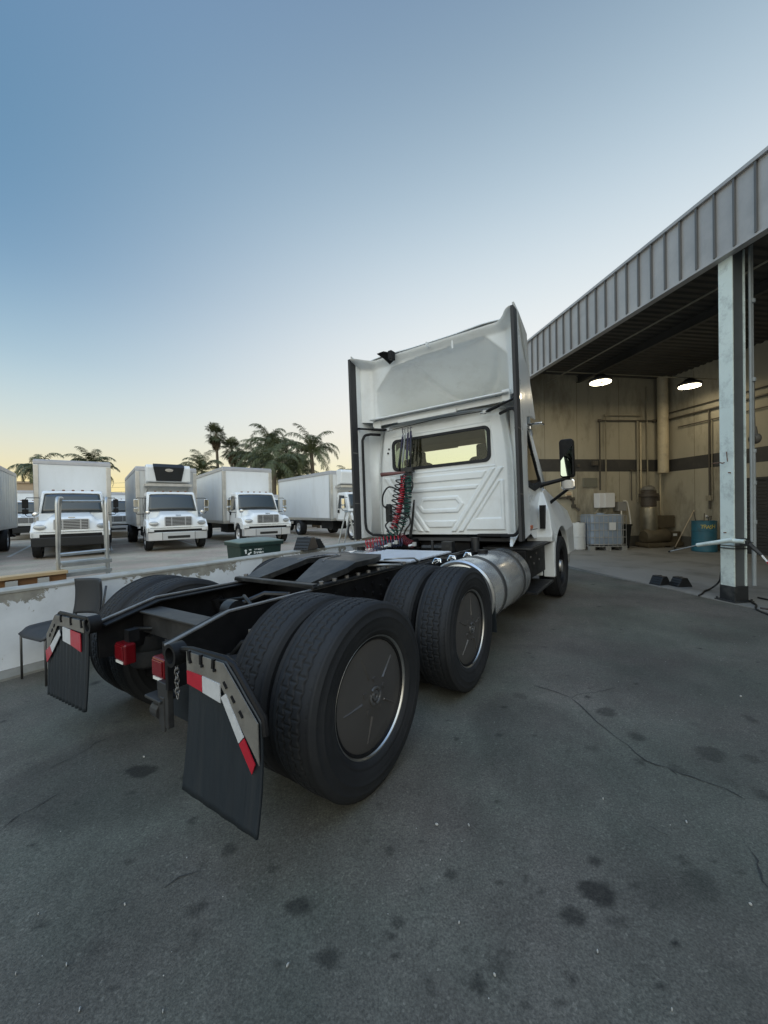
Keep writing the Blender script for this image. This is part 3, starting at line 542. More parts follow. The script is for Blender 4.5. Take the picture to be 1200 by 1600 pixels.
b = MB(); b.tube([(.1, .1, .5), (.16, .12, 1.1)], .012, 6); b.tube([(-.05, .1, .4), (-.12, .2, 1.15)], .014, 6); b.tube([(.05, 0, .5), (.12, -.05, 1.0), (.22, -.03, 1.02), (.24, 0, .9)], .015, 6); b.each('rubbish', DARKPIPE, t)
b = MB(); b.box((.2, .05, .98), (.2, .05, .05), (0, .5, .3)); b.build('rag', mat('pale_rag', (.55, .55, .55), .8), t)
t = at_b('broom', 10.72, 9.75, 0, 'broom with pale wooden handle leaning behind the teal drum', 'broom')
MB().tube([(-.16, .2, .03), (.28, -.05, 1.2)], .013, 8).build('handle', mat('pale_wood_handle', (.5, .4, .28), .6), t, smooth=True); MB().box((-.17, .2, .05), (.22, .07, .1), (0, 0, .5)).build('bristles', DARKPIPE, t)
# wheel chocks
def chock_mesh(L=.27, w=.2, h=.15):
    b = MB(); b.prism([(-L/2, 0), (L/2, 0), (L*.17, h), (-L*.17, h)], -w/2, w/2, 'y')
    for k in range(-4, 5):
        for sg in (-1, 1):
            a = (sg*L/2, 0); c = (sg*L*.17, h)
            for q in (.15, .4, .65, .9):
                x = a[0]+(c[0]-a[0])*q; z = a[1]+(c[1]-a[1])*q; b.box((x, k*w/9.5, z), (.016, w/14, .02), (0, sg*.95, 0))
    return b
def chock(loc, rz, label, cat='wheel chock', group=None, rot=(0, 0), sc=1):
    r = empty('wheel_chock', loc, rz, label, cat, group); o = chock_mesh().build('chock_body', PLASTIC, r, bevel=.008); o.rotation_euler = (*rot, 0); o.scale = (sc,)*3
    MB().box((0, 0, .152*sc), (.06*sc, .03*sc, .012)).build('grip', PLASTIC, r); return r
chock(bl(5.86, 5.80, GB+.014), BA+.12, 'black rubber wheel chock on bay floor, farther from the column', group='wheel chocks on the bay floor')
chock(bl(6.06, 5.60, GB+.014), BA-.1, 'black rubber wheel chock on bay floor, nearer to the column', group='wheel chocks on the bay floor')
# wash lance on the column
t = at_b('wash_lance', 5.62, 4.39, 0, 'pressure washer lance with pale blue tube strapped across the column', 'spray lance', z=0)
b = MB(); b.cyl((.02, -.12, .95), (0, .02, .95), .03, n=12); b.cyl((0, 0, .965), (.0, .52, .845), .034, .028, n=14); b.build('guard_tube', COLM, t, smooth=40)
MB().cyl((0, .5, .85), (0, .98, .70), .009, n=8).build('nozzle_pipe', STEEL, t, smooth=40); MB().cyl((0, .97, .703), (0, 1.0, .694), .014, n=8).build('nozzle', BLACK, t)
b = MB(); b.box((.05, -.1, .93), (.06, .1, .07)); b.cyl((.06, -.14, .92), (.1, -.26, .78), .03, .02, 10); b.box((.1, -.02, .96), (.12, .05, .05)); b.build('trigger_grip', COLDK, t, bevel=.004)
MB().cyl((.1, -.26, .78), (.12, -.31, .70), .012, n=8).build('white_coupling', mat('white_fitting', (.8, .8, .8), .4), t)
b = MB(); b.tube(cr([(.12, -.31, .70), (.14, -.36, .62), (.16, -.4, .5), (.16, -.41, .3), (.15, -.38, .12), (.13, -.33, GB+.03), (.1, -.24, GB+.025)]), .012, 8); b.build('hose', mat('brown_hose', (.07, .05, .045), .5), t, smooth=True)
MB().tube([(.12, -.31, .702), (.14, -.36, .622), (.155, -.39, .53)], .0145, 8).build('red_sleeve', REDHOSE, t, smooth=True)
b = MB(); b.tube(cr([bl(5.95, 4.75, .62), bl(6.1, 4.95, .42), bl(6.3, 5.15, .22), bl(6.2, 5.2, .1), bl(6.0, 5.13, GB+.03), bl(5.8, 5.0, GB+.025), bl(5.66, 4.93, GB+.02)]), .013, 8)
tag(b.build('air_hose', PLASTIC, smooth=True, off=bl(5.9, 5, GB)), 'black rubber hose drooping to the floor left of the column', 'hose')
b = MB(); b.tube(cr([bl(6.05, 4.6, GB+.03), bl(5.85, 4.3, GB+.03), bl(5.62, 4.1, GB+.012), bl(5.45, 3.6, GB+.012), bl(5.5, 2.8, GB+.012)]), .012, 8); b.tube(cr([bl(6.3, 4.6, GB+.03), bl(6.25, 4.2, GB+.03), bl(6.1, 3.9, GB+.03), bl(5.9, 3.2, GB+.03)]), .012, 8)
tag(b.build('floor_hose', PLASTIC, smooth=True, off=bl(5.8, 4, GB)), 'thin black hoses lying on the floor at the column foot', 'hose')

# ================================================================== the tractor unit
TRK = empty('semi_truck', (TX, TY, 0), 0, 'white day-cab tractor unit seen from behind with bare black chassis and dual rear wheels', 'truck')
TRK.rotation_euler = (0, -RHO, -TA)
TRK.rotation_mode = 'XYZ'
TRK.matrix_world = Matrix.Translation((TX, TY, 0)) @ Matrix.Rotation(-TA, 4, 'Z') @ Matrix.Rotation(-RHO, 4, 'Y')
# ---- frame
def rail_poly():
    return [(-.67, .60), (-.67, .815), (-.33, .903), (6.0, .903), (6.0, .64), (-.3, .64), (-.5, .60)]
frame = None
for sg in (1, -1):
    b = MB(); b.prism(rail_poly(), sg*.405, sg*.432, 'x')
    b.prism([(-.65, .80), (-.33, .885), (6.0, .885), (6.0, .897), (-.335, .897), (-.65, .812)], min(sg*.345, sg*.404), max(sg*.345, sg*.404), 'x')
    o = b.build('frame_rail', BLACK, TRK, bevel=.003)
    b = MB()                                            # top flange, its bright edge reflection put into a pale colour
    pts = [(-.672, .8155), (-.33, .9035), (3.4, .9035)]
    for (a, c) in zip(pts[:-1], pts[1:]):
        x0, x1 = sorted((sg*.436, sg*.408)); b.add([(x0, a[0], a[1]), (x1, a[0], a[1]), (x1, c[0], c[1]), (x0, c[0], c[1]), (x0, a[0], a[1]+.012), (x1, a[0], a[1]+.012), (x1, c[0], c[1]+.012), (x0, c[0], c[1]+.012)], [(0, 1, 2, 3), (7, 6, 5, 4), (0, 4, 5, 1), (1, 5, 6, 2), (2, 6, 7, 3), (3, 7, 4, 0)])
    b.build('rail_flange', BRIGHTEDGE, o, bevel=.003)
    if sg == 1: frame = o
    b = MB()
    for k in range(14):
        y = .32+k*.115
        for z in (.80, .72) if k % 2 else (.84, .76): b.cyl((sg*.43, y, z), (sg*.452, y, z), .016, n=6)
    b.build('rail_bolts', BLACK, o)
b = MB(); b.bb(-.40, .40, -.42, -.36, .70, .85); b.bb(-.40, .40, -.46, -.32, .84, .853); b.bb(-.1, .1, -.43, -.35, .6, .7); b.build('rear_crossmember', mat('dusty_steel', (.05, .05, .05), .5, metal=.4, var=.3, vscale=9, dirt=(.03, .03, .03), dscale=8, damt=.7), TRK, bevel=.004)
b = MB()
for y in (.66, 1.75, 2.9, 4.2): b.bb(-.40, .40, y-.07, y+.07, .64, .88)
b.bb(-.40, .40, .3, .55, .62, .66); b.each('crossmember', BLACK, TRK, bevel=.004)
# ---- running gear under the frame
for y in (0, 1.31):
    b = MB(); b.cyl((-.85, y, .485), (.85, y, .485), .075, n=14); M = Matrix.Translation((0, y, .49)); b.lathe([(-.22, 0), (-.2, .13), (-.08, .21), (.08, .21), (.2, .13), (.22, 0)], 18, M); b.cyl((0, y, .49), (0, y+.34, .55), .13, .07, 14)
    for sg in (-1, 1):
        b.cyl((sg*.6, y, .485), (sg*.68, y, .485), .2, n=18); b.bb(sg*.5-.05, sg*.5+.05, y-.35, y+.45, .36, .44)
    b.build('drive_axle', BLACK, TRK, smooth=40)
    for sg in (-1, 1):
        b = MB(); M = Matrix.Translation((sg*.5, y-.33, .44)) @ Matrix.Rotation(R_(-90), 4, 'Y'); b.lathe([(0, 0), (0, .1), (.02, .125), (.09, .135), (.12, .12), (.15, .135), (.22, .125), (.24, .1), (.24, 0)], 18, M); b.build('air_spring', RUBBER, TRK, smooth=40)
        b = MB(); b.cyl((sg*.38, y+.25, .42), (sg*.39, y+.1, .82), .03, n=10); b.cyl((sg*.38, y+.2, .55), (sg*.39, y+.1, .82), .042, n=10); b.build('shock_absorber', BLACK, TRK, smooth=40)
b = MB(); b.cyl((0, 1.6, .56), (0, 4.2, .66), .06, n=14); b.cyl((0, .34, .55), (0, 1.1, .52), .05, n=12); b.build('drive_shaft', BLACK, TRK, smooth=40)
b = MB(); b.cyl((-.05, .02, .78), (.25, .02, .80), .032, n=12); M = Matrix.Translation((-.06, .02, .78)); b.lathe([(-.05, .035), (-.05, .075), (.05, .075), (.05, .035)], 18, M); b.tube([(-.1, .1, .8), (0, .25, .86), (.2, .3, .86), (.3, .2, .84)], .02, 8); b.build('torque_rod', GREASE, TRK, smooth=40)
b = MB()
rr = random.Random(4)
for (pts, r) in (([(-.35, -.5, .75), (-.2, -.3, .72), (-.1, .2, .74), (-.3, .8, .8), (-.3, 2, .85)], .012), ([(.33, -.55, .72), (.2, -.2, .8), (.3, .3, .84), (.28, 1.8, .87)], .011), ([(.35, -.1, .86), (.1, .0, .9), (-.1, .15, .84), (-.35, .1, .8)], .012), ([(-.3, -.2, .68), (0, -.25, .6), (.3, -.15, .7)], .01)): b.tube(pts, r, 6)
b.each('air_line', PLASTIC, TRK, smooth=True)
b = MB(); b.cyl((.2, .35, .54), (.2, .75, .54), .1, n=16); b.cyl((-.24, .75, .5), (-.24, 1.1, .5), .1, n=16); b.each('air_tank', BLACK, TRK, smooth=40)
b = MB(); b.bb(.50, .54, -.25, -.2, .70, .80); b.bb(.5, .6, -.26, -.2, .78, .80); b.each('light_bracket', GREYP, TRK); b = MB(); b.tube([(.62, -.35, .70), (.8, -.3, .72), (1.0, -.3, .74)], .012, 8); b.tube([(.45, -.35, .66), (.5, -.3, .74), (.62, -.28, .76)], .014, 8); b.each('brake_hose', PLASTIC, TRK, smooth=True)
# ---- tyres
def tyre_mesh(name, tread=True):
    w = .135; R0 = .482
    prof = [(-.095, .292), (-.118, .30), (-.133, .325), (-.1365, .332), (-.1345, .336), (-.1385, .345), (-.143, .375), (-.1435, .395), (-.1455, .398), (-.1435, .402), (-.141, .42), (-.1375, .437), (-.1395, .441), (-.1365, .445), (-.128, .462), (-.119, .4785)]
    us = np.arange(-.114, .1141, .0024) if tread else np.linspace(-.114, .114, 9)
    full = prof+[(float(u), R0-.018*(abs(u)/.114)**3) for u in us]+[(-x, r) for x, r in prof[::-1]]
    na = 600 if tread else 96
    A = np.arange(na)/na*2*np.pi; P = np.array(full); X = np.repeat(P[:, 0][:, None], na, 1); Rr = np.repeat(P[:, 1][:, None], na, 1)
    TH = np.repeat(A[None, :], len(P), 0)
    if tread:
        nz = 52; ph = TH*nz; tri = np.abs(((ph/np.pi) % 2)-1)*2-1
        g = np.zeros_like(X); on = (np.abs(X) < .114) & (Rr > .465)
        for c, hw, am, sh in ((-.068, .0042, .004, 0), (-.022, .0042, .0055, 1), (.022, .0042, .0055, 0), (.068, .0042, .004, 1)):
            g = np.maximum(g, np.clip(1.5-np.abs(X-c-am*(tri if sh == 0 else -tri))/hw, 0, 1)*.0105)
        for lo, hi, off in ((-.068, -.022, 0), (-.022, .022, .5), (.022, .068, 0)):
            f = ((ph/(2*np.pi)+off) % 1); sip = np.clip(1.6-np.abs(f-.5)/.05, 0, 1)*.007*((X > lo) & (X < hi)); g = np.maximum(g, sip)
        for sg in (-1, 1):                                  # short shoulder nicks
            f = ((ph*1.0/(2*np.pi)+.25) % 1); g = np.maximum(g, np.clip(1.4-np.abs(f-.5)/.04, 0, 1)*.003*((X*sg > .098)))
        Rr = Rr-np.where(on, g, 0)
    for r0, d in ((.33, .0025), (.405, .0025), (.448, .002)):
        Rr = Rr
    V = np.stack([X, Rr*np.cos(TH), Rr*np.sin(TH)], -1).reshape(-1, 3)
    m = len(P); i = np.arange(m-1)[:, None]*na+np.arange(na)[None, :]; j = np.arange(m-1)[:, None]*na+(np.arange(na)[None, :]+1) % na
    F = np.stack([i, j, j+na, i+na], -1).reshape(-1, 4)[:, ::-1]
    me = bpy.data.meshes.new(name); me.vertices.add(len(V)); me.vertices.foreach_set('co', V.ravel().astype(np.float32)); me.loops.add(F.size); me.loops.foreach_set('vertex_index', np.ascontiguousarray(F).ravel().astype(np.int32))
    me.polygons.add(len(F)); me.polygons.foreach_set('loop_start', np.arange(0, F.size, 4, dtype=np.int32)); me.update(); me.validate(); me.polygons.foreach_set('use_smooth', [True]*len(F)); me.materials.append(RUBBER)
    return me
TYRE = tyre_mesh('drive_tyre'); TYRE2 = tyre_mesh('plain_tyre', False)
def rim_mesh():
    b = MB(); b.lathe([(-.12, .2), (-.12, .285), (-.1, .3), (-.07, .28), (.05, .28), (.1, .296), (.108, .296), (.108, .28), (.06, .262), (.05, .0)], 48); return b.build('wheel', BLACK, None, smooth=40)
def wheel(x, y, rot, kind, side):
    """kind: outer (covered), inner, steer; side +1 right"""
    w = rim_mesh(); w.parent = TRK; w.location = (x, y, .485); w.rotation_euler = (rot, 0, 0 if side > 0 else math.pi)
    t = bpy.data.objects.new('tyre', TYRE if kind != 'steer' else TYRE); COL.objects.link(t); t.parent = w
    if kind == 'outer':
        b = MB(); b.lathe([(.098, .287), (.112, .298), (.1195, .303), (.1205, .3005), (.115, .2955), (.1, .2885)], 96); b.build('trim_ring', DULL, w, smooth=True)
        b = MB(); b.lathe([(.085, .2875), (.097, .2845), (.104, .27), (.112, .18), (.117, .085), (.121, .07), (.123, 0)], 80); c = b.build('wheel_cover', COVERM, w, smooth=50)
        b = MB()
        for k in range(5):
            a = 2*math.pi*k/5; M = Matrix.Rotation(a, 4, 'X'); n0 = len(b.v)
            b.add([(.1165, -.004, .10), (.1165, .007, .10), (.1045, .011, .235), (.1045, -.003, .235), (.125, .001, .105), (.112, .005, .23)], [(0, 1, 4), (1, 2, 5, 4), (2, 3, 5), (3, 0, 4, 5)]); b.tf(M, n0)
            n0 = len(b.v); b.box((.1195, .035, .075), (.008, .022, .022)); b.tf(M, n0)
        b.each('cover_rib', COVERM, c)
        b = MB()
        for k in range(3):                                  # raised three-part emblem on the hub
            a0 = R_(120*k+12); n0 = len(b.v); pts = [(.127, .041*math.cos(a0+R_(96)*i/8), .041*math.sin(a0+R_(96)*i/8)) for i in range(9)]; b.tube(pts, .0075, 6)
        b.lathe([(.12, .026), (.131, .024), (.131, .012), (.124, .010)], 20); b.build('hub_emblem', mat('worn_grey_emblem', (.15, .15, .15), .35, metal=.5), c, smooth=40)
    if kind == 'steer':
        b = MB(); b.lathe([(.03, .25), (.06, .1), (.12, .09), (.13, 0)], 24); b.build('hub', ALU, w, smooth=40)
k = 0
for y in (0, 1.31):
    for sg in (1, -1):
        wheel(sg*1.055, y, .4+k, 'outer', sg); wheel(sg*.735, y, 1.1+k*1.7, 'inner', sg); k += 1
for sg in (1, -1): wheel(sg*1.07, 5.08, .3, 'steer', sg)
b = MB(); b.cyl((-.95, 5.08, .45), (.95, 5.08, .45), .06, n=12); b.build('steer_axle', BLACK, TRK)
# ---- mud flaps
def mudflap(sg):
    yy = -.72
    P = [(.735, .305), (1.195, .295), (1.21, .69), (1.01, .872), (.735, .872)] if sg > 0 else [(-.395, .318), (-1.17, .235), (-1.14, .665), (-.945, .825), (-.39, .85)]
    b = MB(); xs = [p[0] for p in P]; x0, x1 = min(xs), max(xs)
    def top(x):
        q = P[2:] if sg > 0 else P[2:]
        for (a, c) in zip(q[:-1], q[1:]):
            lo, hi = min(a[0], c[0]), max(a[0], c[0])
            if lo <= x <= hi: return a[1]+(c[1]-a[1])*(x-a[0])/(c[0]-a[0])
        return q[0][1] if abs(x-q[0][0]) < abs(x-q[-1][0]) else q[-1][1]
    def bot(x): return P[0][1]+(P[1][1]-P[0][1])*(x-P[0][0])/(P[1][0]-P[0][0])
    amp = .0012 if sg > 0 else .007; fr = 60 if sg > 0 else 95
    def fn(u, v):
        z0, z1 = bot(u), top(u); z = z0+(z1-z0)*v
        yv = yy+amp*math.sin(u*fr)*(1-.3*v)-.05*(1-v)**2*(1 if sg > 0 else .4)+(.03*(abs(u)-.735)*(1-v))
        return (u, yv, z)
    us = lin(x0+.001, x1-.001, 64); o = b.grid(fn, us, lin(0, 1, 24)).build('mud_flap', FLAPM, TRK, smooth=True, solid=.009)
    # grey bracket plate along the top and slanted side, tape below it, round tube on top
    e = yy-.012
    if sg > 0:
        A, B_, C_ = (.735, .872), (1.01, .872), (1.21, .69)
        plate = [(.737, .868), (1.005, .868), (1.205, .69), (1.205, .54), (1.19, .56), (.985, .775), (.737, .775)]
        t1 = [((.745, .79), (.86, .79), (.86, .725), (.745, .735), REDTAPE, 'red_tape'), ((.862, .79), (.985, .785), (.985, .712), (.862, .724), WHTAPE, 'white_tape'), ((.99, .735), (1.02, .755), (1.125, .62), (1.095, .59), WHTAPE, 'white_tape'), ((1.127, .617), (1.187, .54), (1.168, .50), (1.097, .587), REDTAPE, 'red_tape')]
    else:
        A, B_, C_ = (-.39, .852), (-.945, .828), (-1.14, .668)
        plate = [(-.43, .846), (-.94, .822), (-1.13, .665), (-1.13, .57), (-1.1, .56), (-.9, .755), (-.8, .765), (-.43, .775)]
        t1 = [((-.78, .765), (-.64, .765), (-.64, .67), (-.78, .675), WHTAPE, 'white_tape'), ((-.638, .765), (-.47, .765), (-.47, .655), (-.638, .67), REDTAPE, 'red_tape'), ((-.85, .735), (-.83, .70), (-1.0, .56), (-1.04, .6), WHTAPE, 'white_tape'), ((-1.042, .598), (-1.002, .558), (-1.12, .47), (-1.14, .55), REDTAPE, 'red_tape')]
    b = MB(); b.prism(plate, e-.004, e+.0, 'y'); b.build('flap_plate', GREYP, o)
    for (p0, p1, p2, p3, m, nm) in t1:
        b = MB(); b.prism([p0, p1, p2, p3], e-.009, e-.0045, 'y'); b.build(nm, m, o)
    b = MB(); 
    if sg > 0: pa = [(.60, yy+.02, .845), (A[0], yy+.01, .868), (B_[0]-.02, yy+.01, .874), (B_[0]+.03, yy+.01, .858), (C_[0], yy+.01, .70), (C_[0]+.005, yy+.01, .64)]
    else: pa = [(-.36, yy+.02, .85), (A[0], yy+.01, .853), (B_[0]+.02, yy+.01, .832), (B_[0]-.03, yy+.01, .80), (C_[0], yy+.01, .68), (C_[0]-.005, yy+.01, .62)]
    b.tube(pa, .013, 8)
    q = pa[0]; M = Matrix.Translation((q[0], q[1]-.01, q[2]-.02)) @ Matrix.Rotation(R_(90), 4, 'Z'); b.lathe([(-.03, .036), (-.03, .052), (.03, .052), (.03, .036), (-.03, .036)], 20, M)
    for k in range(3):
        x = A[0]+(B_[0]-A[0])*(k+.35)/3.1; z = A[1]+(B_[1]-A[1])*(k+.5)/4.3; b.box((x, e-.006, z-.016), (.014, .012, .04), (0, .15*(k-1), 0)); b.cyl((x+.01, e-.014, z-.04), (x+.01, e, z-.04), .006, n=6)
    for k in range(3):
        f = (k+.9)/4.2; x = B_[0]+(C_[0]-B_[0])*f; z = B_[1]+(C_[1]-B_[1])*f; b.box((x-.035*sg, e-.006, z-.045), (.010, .006, .028), (0, -.75*sg, 0))
    b.build('flap_bracket', BLACK, o, smooth=40)
mudflap(1); mudflap(-1)
# ---- tail lamps
for (x, zc) in ((-.245, .645), (.222, .645)):
    b = MB(); b.bb(x-.066, x+.066, -.62, -.555, zc-.06, zc+.06); o = b.build('tail_lamp', RED, TRK, bevel=.01)
    b = MB(); b.bb(x-.046, x+.046, -.624, -.6205, zc-.054, zc-.038); b.build('clear_strip', CLEAR, o)
    b = MB(); b.bb(x-.052, x+.052, -.626, -.6205, zc-.030, zc+.048); b.build('lamp_face', mat('deep_red_lens', (.17, .006, .010), .22, coat=.5), o, bevel=.006)
    b = MB(); b.bb(x-.03, x+.03, -.58, -.52, zc+.06, zc+.13); b.build('lamp_bracket', BLACK, o)
b = MB(); b.bb(.30, .40, -.66, -.63, .40, .62); b.bb(.2, .36, -.68, -.58, .52, .535); b.bb(.33, .37, -.665, -.655, .38, .55); M = Matrix.Translation((.27, -.63, .46)); b.lathe([(-.035, .015), (-.035, .045), (.035, .045), (.035, .015)], 16, M); b.bb(.25, .29, -.66, -.6, .48, .53); b.build('tow_bracket', mat('dusty_steel', (.1, .1, .1), .5), TRK, bevel=.004)
b = MB()
for k in range(7): n0 = len(b.v); b.tube([(.010*math.cos(t), 0, .017*math.sin(t)) for t in lin(0, 6.283, 9)], .003, 5); b.tf(Matrix.Translation((.5, -.66, .73-.023*k)) @ Matrix.Rotation(k*1.57, 4, 'Z'), n0)
b.build('safety_chain', BOLT, TRK, smooth=True)
b = MB(); b.bb(-.06, .34, -.5, -.49, .33, .62); b.build('splash_guard', FLAPM, TRK)
# ---- fifth wheel
def fifth():
    zt = 1.06
    def half(y): # outer half width
        if y < .66: return .37+.095*(y-.36)/.30
        if y < .82: return .465
        return .465*math.sqrt(max(0, 1-((y-.82)/.60)**2.8))
    def slot(y): return (.035+.175*((.90-y)/.54)**1.25) if y < .90 else (.05*math.sqrt(max(0, 1-((y-.90)/.1)**2)) if y < 1.0 else 0)
    ys = lin(.36, 1.419, 80); b = MB()
    def z(x, y):
        return zt-.112*max(0, (.76-y)/.40)-.03*sm(1.2, 1.43, y)-.010*sm(.40, .465, abs(x))
    n = 9
    for sg in (-1, 1):
        vs = []; th = .042
        for dz in (0, -th):
            for y in ys:
                i_, o_ = slot(y), max(half(y), slot(y)+.004)
                for k in range(n): x = i_+(o_-i_)*k/(n-1); vs.append((sg*x, y, z(x, y)+dz))
        m = len(ys); N_ = m*n; fs = []
        for a in range(m-1):
            for k in range(n-1): q = (a*n+k, (a+1)*n+k, (a+1)*n+k+1, a*n+k+1); fs += [q, tuple(N_+t for t in q[::-1])]
            for k in (0, n-1): fs.append((a*n+k, (a+1)*n+k, N_+(a+1)*n+k, N_+a*n+k))
        for k in range(n-1): fs += [(k, k+1, N_+k+1, N_+k), ((m-1)*n+k, (m-1)*n+k+1, N_+(m-1)*n+k+1, N_+(m-1)*n+k)]
        b.add(vs, fs)
    o = b.build('fifth_wheel', GREASE, TRK, smooth=20)
    b = MB(); b.tube(cr([(-.15, .72, zt-.012), (-.115, .85, zt), (-.085, 1.0, zt), (0, 1.06, zt), (.085, 1.0, zt), (.115, .85, zt), (.15, .72, zt-.012)]), .011, 6); b.build('throat_rim', mat('polished_wear_steel', (.16, .16, .165), .3, metal=.7, var=.2, vscale=8), o, smooth=True)
    for sg in (-1, 1):
        b = MB(); b.prism([(.55, .92), (1.3, .92), (1.12, 1.02), (.75, 1.02)], sg*.30-.03, sg*.30+.03, 'x'); b.build('pivot_stand', BLACK, o, bevel=.006)
        b = MB(); b.bb(sg*.40-.055, sg*.40+.055, .30, 1.75, .917, .937)
        b.build('slide_rail', GREASE, o, bevel=.004)
        b = MB()
        for k in range(9): b.cyl((sg*.435, .4+k*.14, .937), (sg*.435, .4+k*.14, .957), .018, n=6)
        b.build('slide_bolts', BOLT, o)
    b = MB(); b.bb(-.45, .45, .30, .35, .918, .95); b.build('slide_stop', GREASE, o, bevel=.005)
    b = MB(); b.tube([(.2, 1.0, .98), (.45, 1.2, .97), (.5, 1.35, .95)], .012, 8); b.tube([(.3, 1.38, .99), (.42, 1.44, 1.0), (.5, 1.6, .985), (.5, 1.7, .94)], .009, 6); b.build('release_handle', STEEL, o, smooth=True)
fifth()
# ---- deck plate
b = MB(); b.bb(-.47, .45, 1.62, 2.55, .935, .95)
for k in range(11): b.bb(-.46, .44, 1.66+k*.085, 1.70+k*.085, .95, .955)
b.build('deck_plate', DECKM, TRK, bevel=.003)
# ---- fuel tanks
for sg in (1, -1):
    b = MB(); M = Matrix.Translation((sg*.87, 0, .62)) @ Matrix.Rotation(R_(90), 4, 'Z')
    b.lathe([(1.80, 0), (1.80, .26), (1.815, .31), (1.84, .325), (3.11, .325), (3.135, .31), (3.15, .26), (3.15, 0)], 56, M); o = b.build('fuel_tank', TANKM, TRK, smooth=40)
    for y in (2.15, 2.84):
        b = MB(); b.lathe([(y-.035, .325), (y-.035, .334), (y+.035, .334), (y+.035, .325)], 56, M); b.build('tank_strap', mat('strap_rubber', (.05, .052, .054), .5), o, smooth=40)
    b = MB(); b.lathe([(1.795, .30), (1.79, .32), (1.81, .335), (1.835, .333)], 56, M); b.build('tank_rim', ALU, o, smooth=40)
    b = MB(); b.cyl((sg*.85, 2.5, .93), (sg*.85, 2.5, .985), .055, n=18); b.build('fuel_cap', BLACK, o, smooth=40)
    b = MB(); b.bb(sg*.44, sg*.6, 2.12, 2.22, .3, .92) if sg > 0 else b.bb(-.6, -.44, 2.12, 2.22, .3, .92); b.bb(min(sg*.44, sg*.6), max(sg*.44, sg*.6), 2.8, 2.9, .3, .92); b.each('tank_bracket', BLACK, o)
b = MB()
for (x, y) in ((.62, 1.75), (.66, 2.0), (.7, 2.32)): b.tube([(x, y, .92), (x+.02, y+.02, .965), (x+.07, y+.03, .96), (x+.08, y+.02, .93)], .010, 8); b.cyl((x+.03, y-.03, .93), (x+.06, y+.06, .955), .014, n=8)
b.each('valve_cluster', CHROME, TRK, smooth=40)
b = MB(); b.bb(.45, .52, 1.6, 3.2, .86, .91); b.build('side_rail', BLACK, TRK)
b = MB(); b.prism([(1.86, .30), (1.875, .30), (1.845, .72), (1.83, .72)], .75, 1.19, 'x'); b.build('quarter_flap', FLAPM, TRK)
# ================= cab
YB = 3.2
def side_x(z): return 1.01 if z < 1.9 else 1.01-.10*((z-1.9)/.85)**1.6
# back wall with pressed ribs and a window opening
def emboss(x, z):
    h = 0; ax = abs(x)
    def band(d, w, s=.007): return sm(w+s, w, abs(d))
    # two parallel diagonal ribs each side, from upper outside to lower middle
    k = .80/.56; d = (z-1.95)-(ax-.76)*k; dn = d/math.sqrt(1+k*k)
    if z < 1.955:
        inr = sm(1.955, 1.94, z)*sm(1.14, 1.155, z)
        h = max(h, .022*band(dn, .022)*inr, .022*band(dn+.085, .022)*inr*(1 if ax < .9 else 0))
        edge = dn-.045
        if edge > 0:
            e = sm(0, .012, edge)
            for z0, z1 in ((1.83, 1.93), (1.70, 1.76), (1.20, 1.30)): h = max(h, .017*e*sm(z0, z0+.012, z)*sm(z1, z1-.012, z))
            hx = .36-abs(z-1.515)*.75
            for q in (0,):
                if 1.40 < z < 1.63: h = max(h, .019*sm(hx, hx-.012, ax)*sm(1.40, 1.412, z)*sm(1.63, 1.618, z)-.012*sm(hx-.06, hx-.075, ax)*sm(1.45, 1.465, z)*sm(1.585, 1.57, z))
        ed2 = -(dn+.085)-.045
        if ed2 > 0 and ax < .90: h = max(h, .018*sm(0, .012, ed2)*sm(.90, .885, ax)*sm(1.16, 1.175, z)*sm(1.80, 1.78, z)*(1-.75*sm(.03, .045, ed2)*sm(.86, .845, ax)*sm(1.31, 1.325, z)))
    # soft frame swage round the window
    q = max(ax-.80, abs(z-2.265)-.285); h = max(h, .008*sm(.012, 0, abs(q)))
    return h
b = MB()
def keepw(x, z): return not (abs(x) < .71 and 2.065 < z < 2.47)
b.grid(lambda x, z: (x*side_x(z)/1.01, YB-emboss(x, z)+.06*sm(.93, 1.0, abs(x))+.05*sm(2.62, 2.74, z), z), lin(-1.0, 1.0, 301), lin(1.11, 2.74, 246), keepw)
cab = b.build('cab', WHITE, TRK, smooth=True)
b = MB(); ring_prism(b, rrect(-.745, .745, 2.035, 2.50, .085, 8), rrect(-.70, .70, 2.075, 2.462, .06, 8), YB-.016, YB+.02); b.build('rear_window_seal', RUBBER, cab, bevel=.004)
b = MB(); b.prism(rrect(-.705, .705, 2.07, 2.467, .06, 8), YB-.004, YB, 'y'); b.build('rear_window', GLASS, cab)
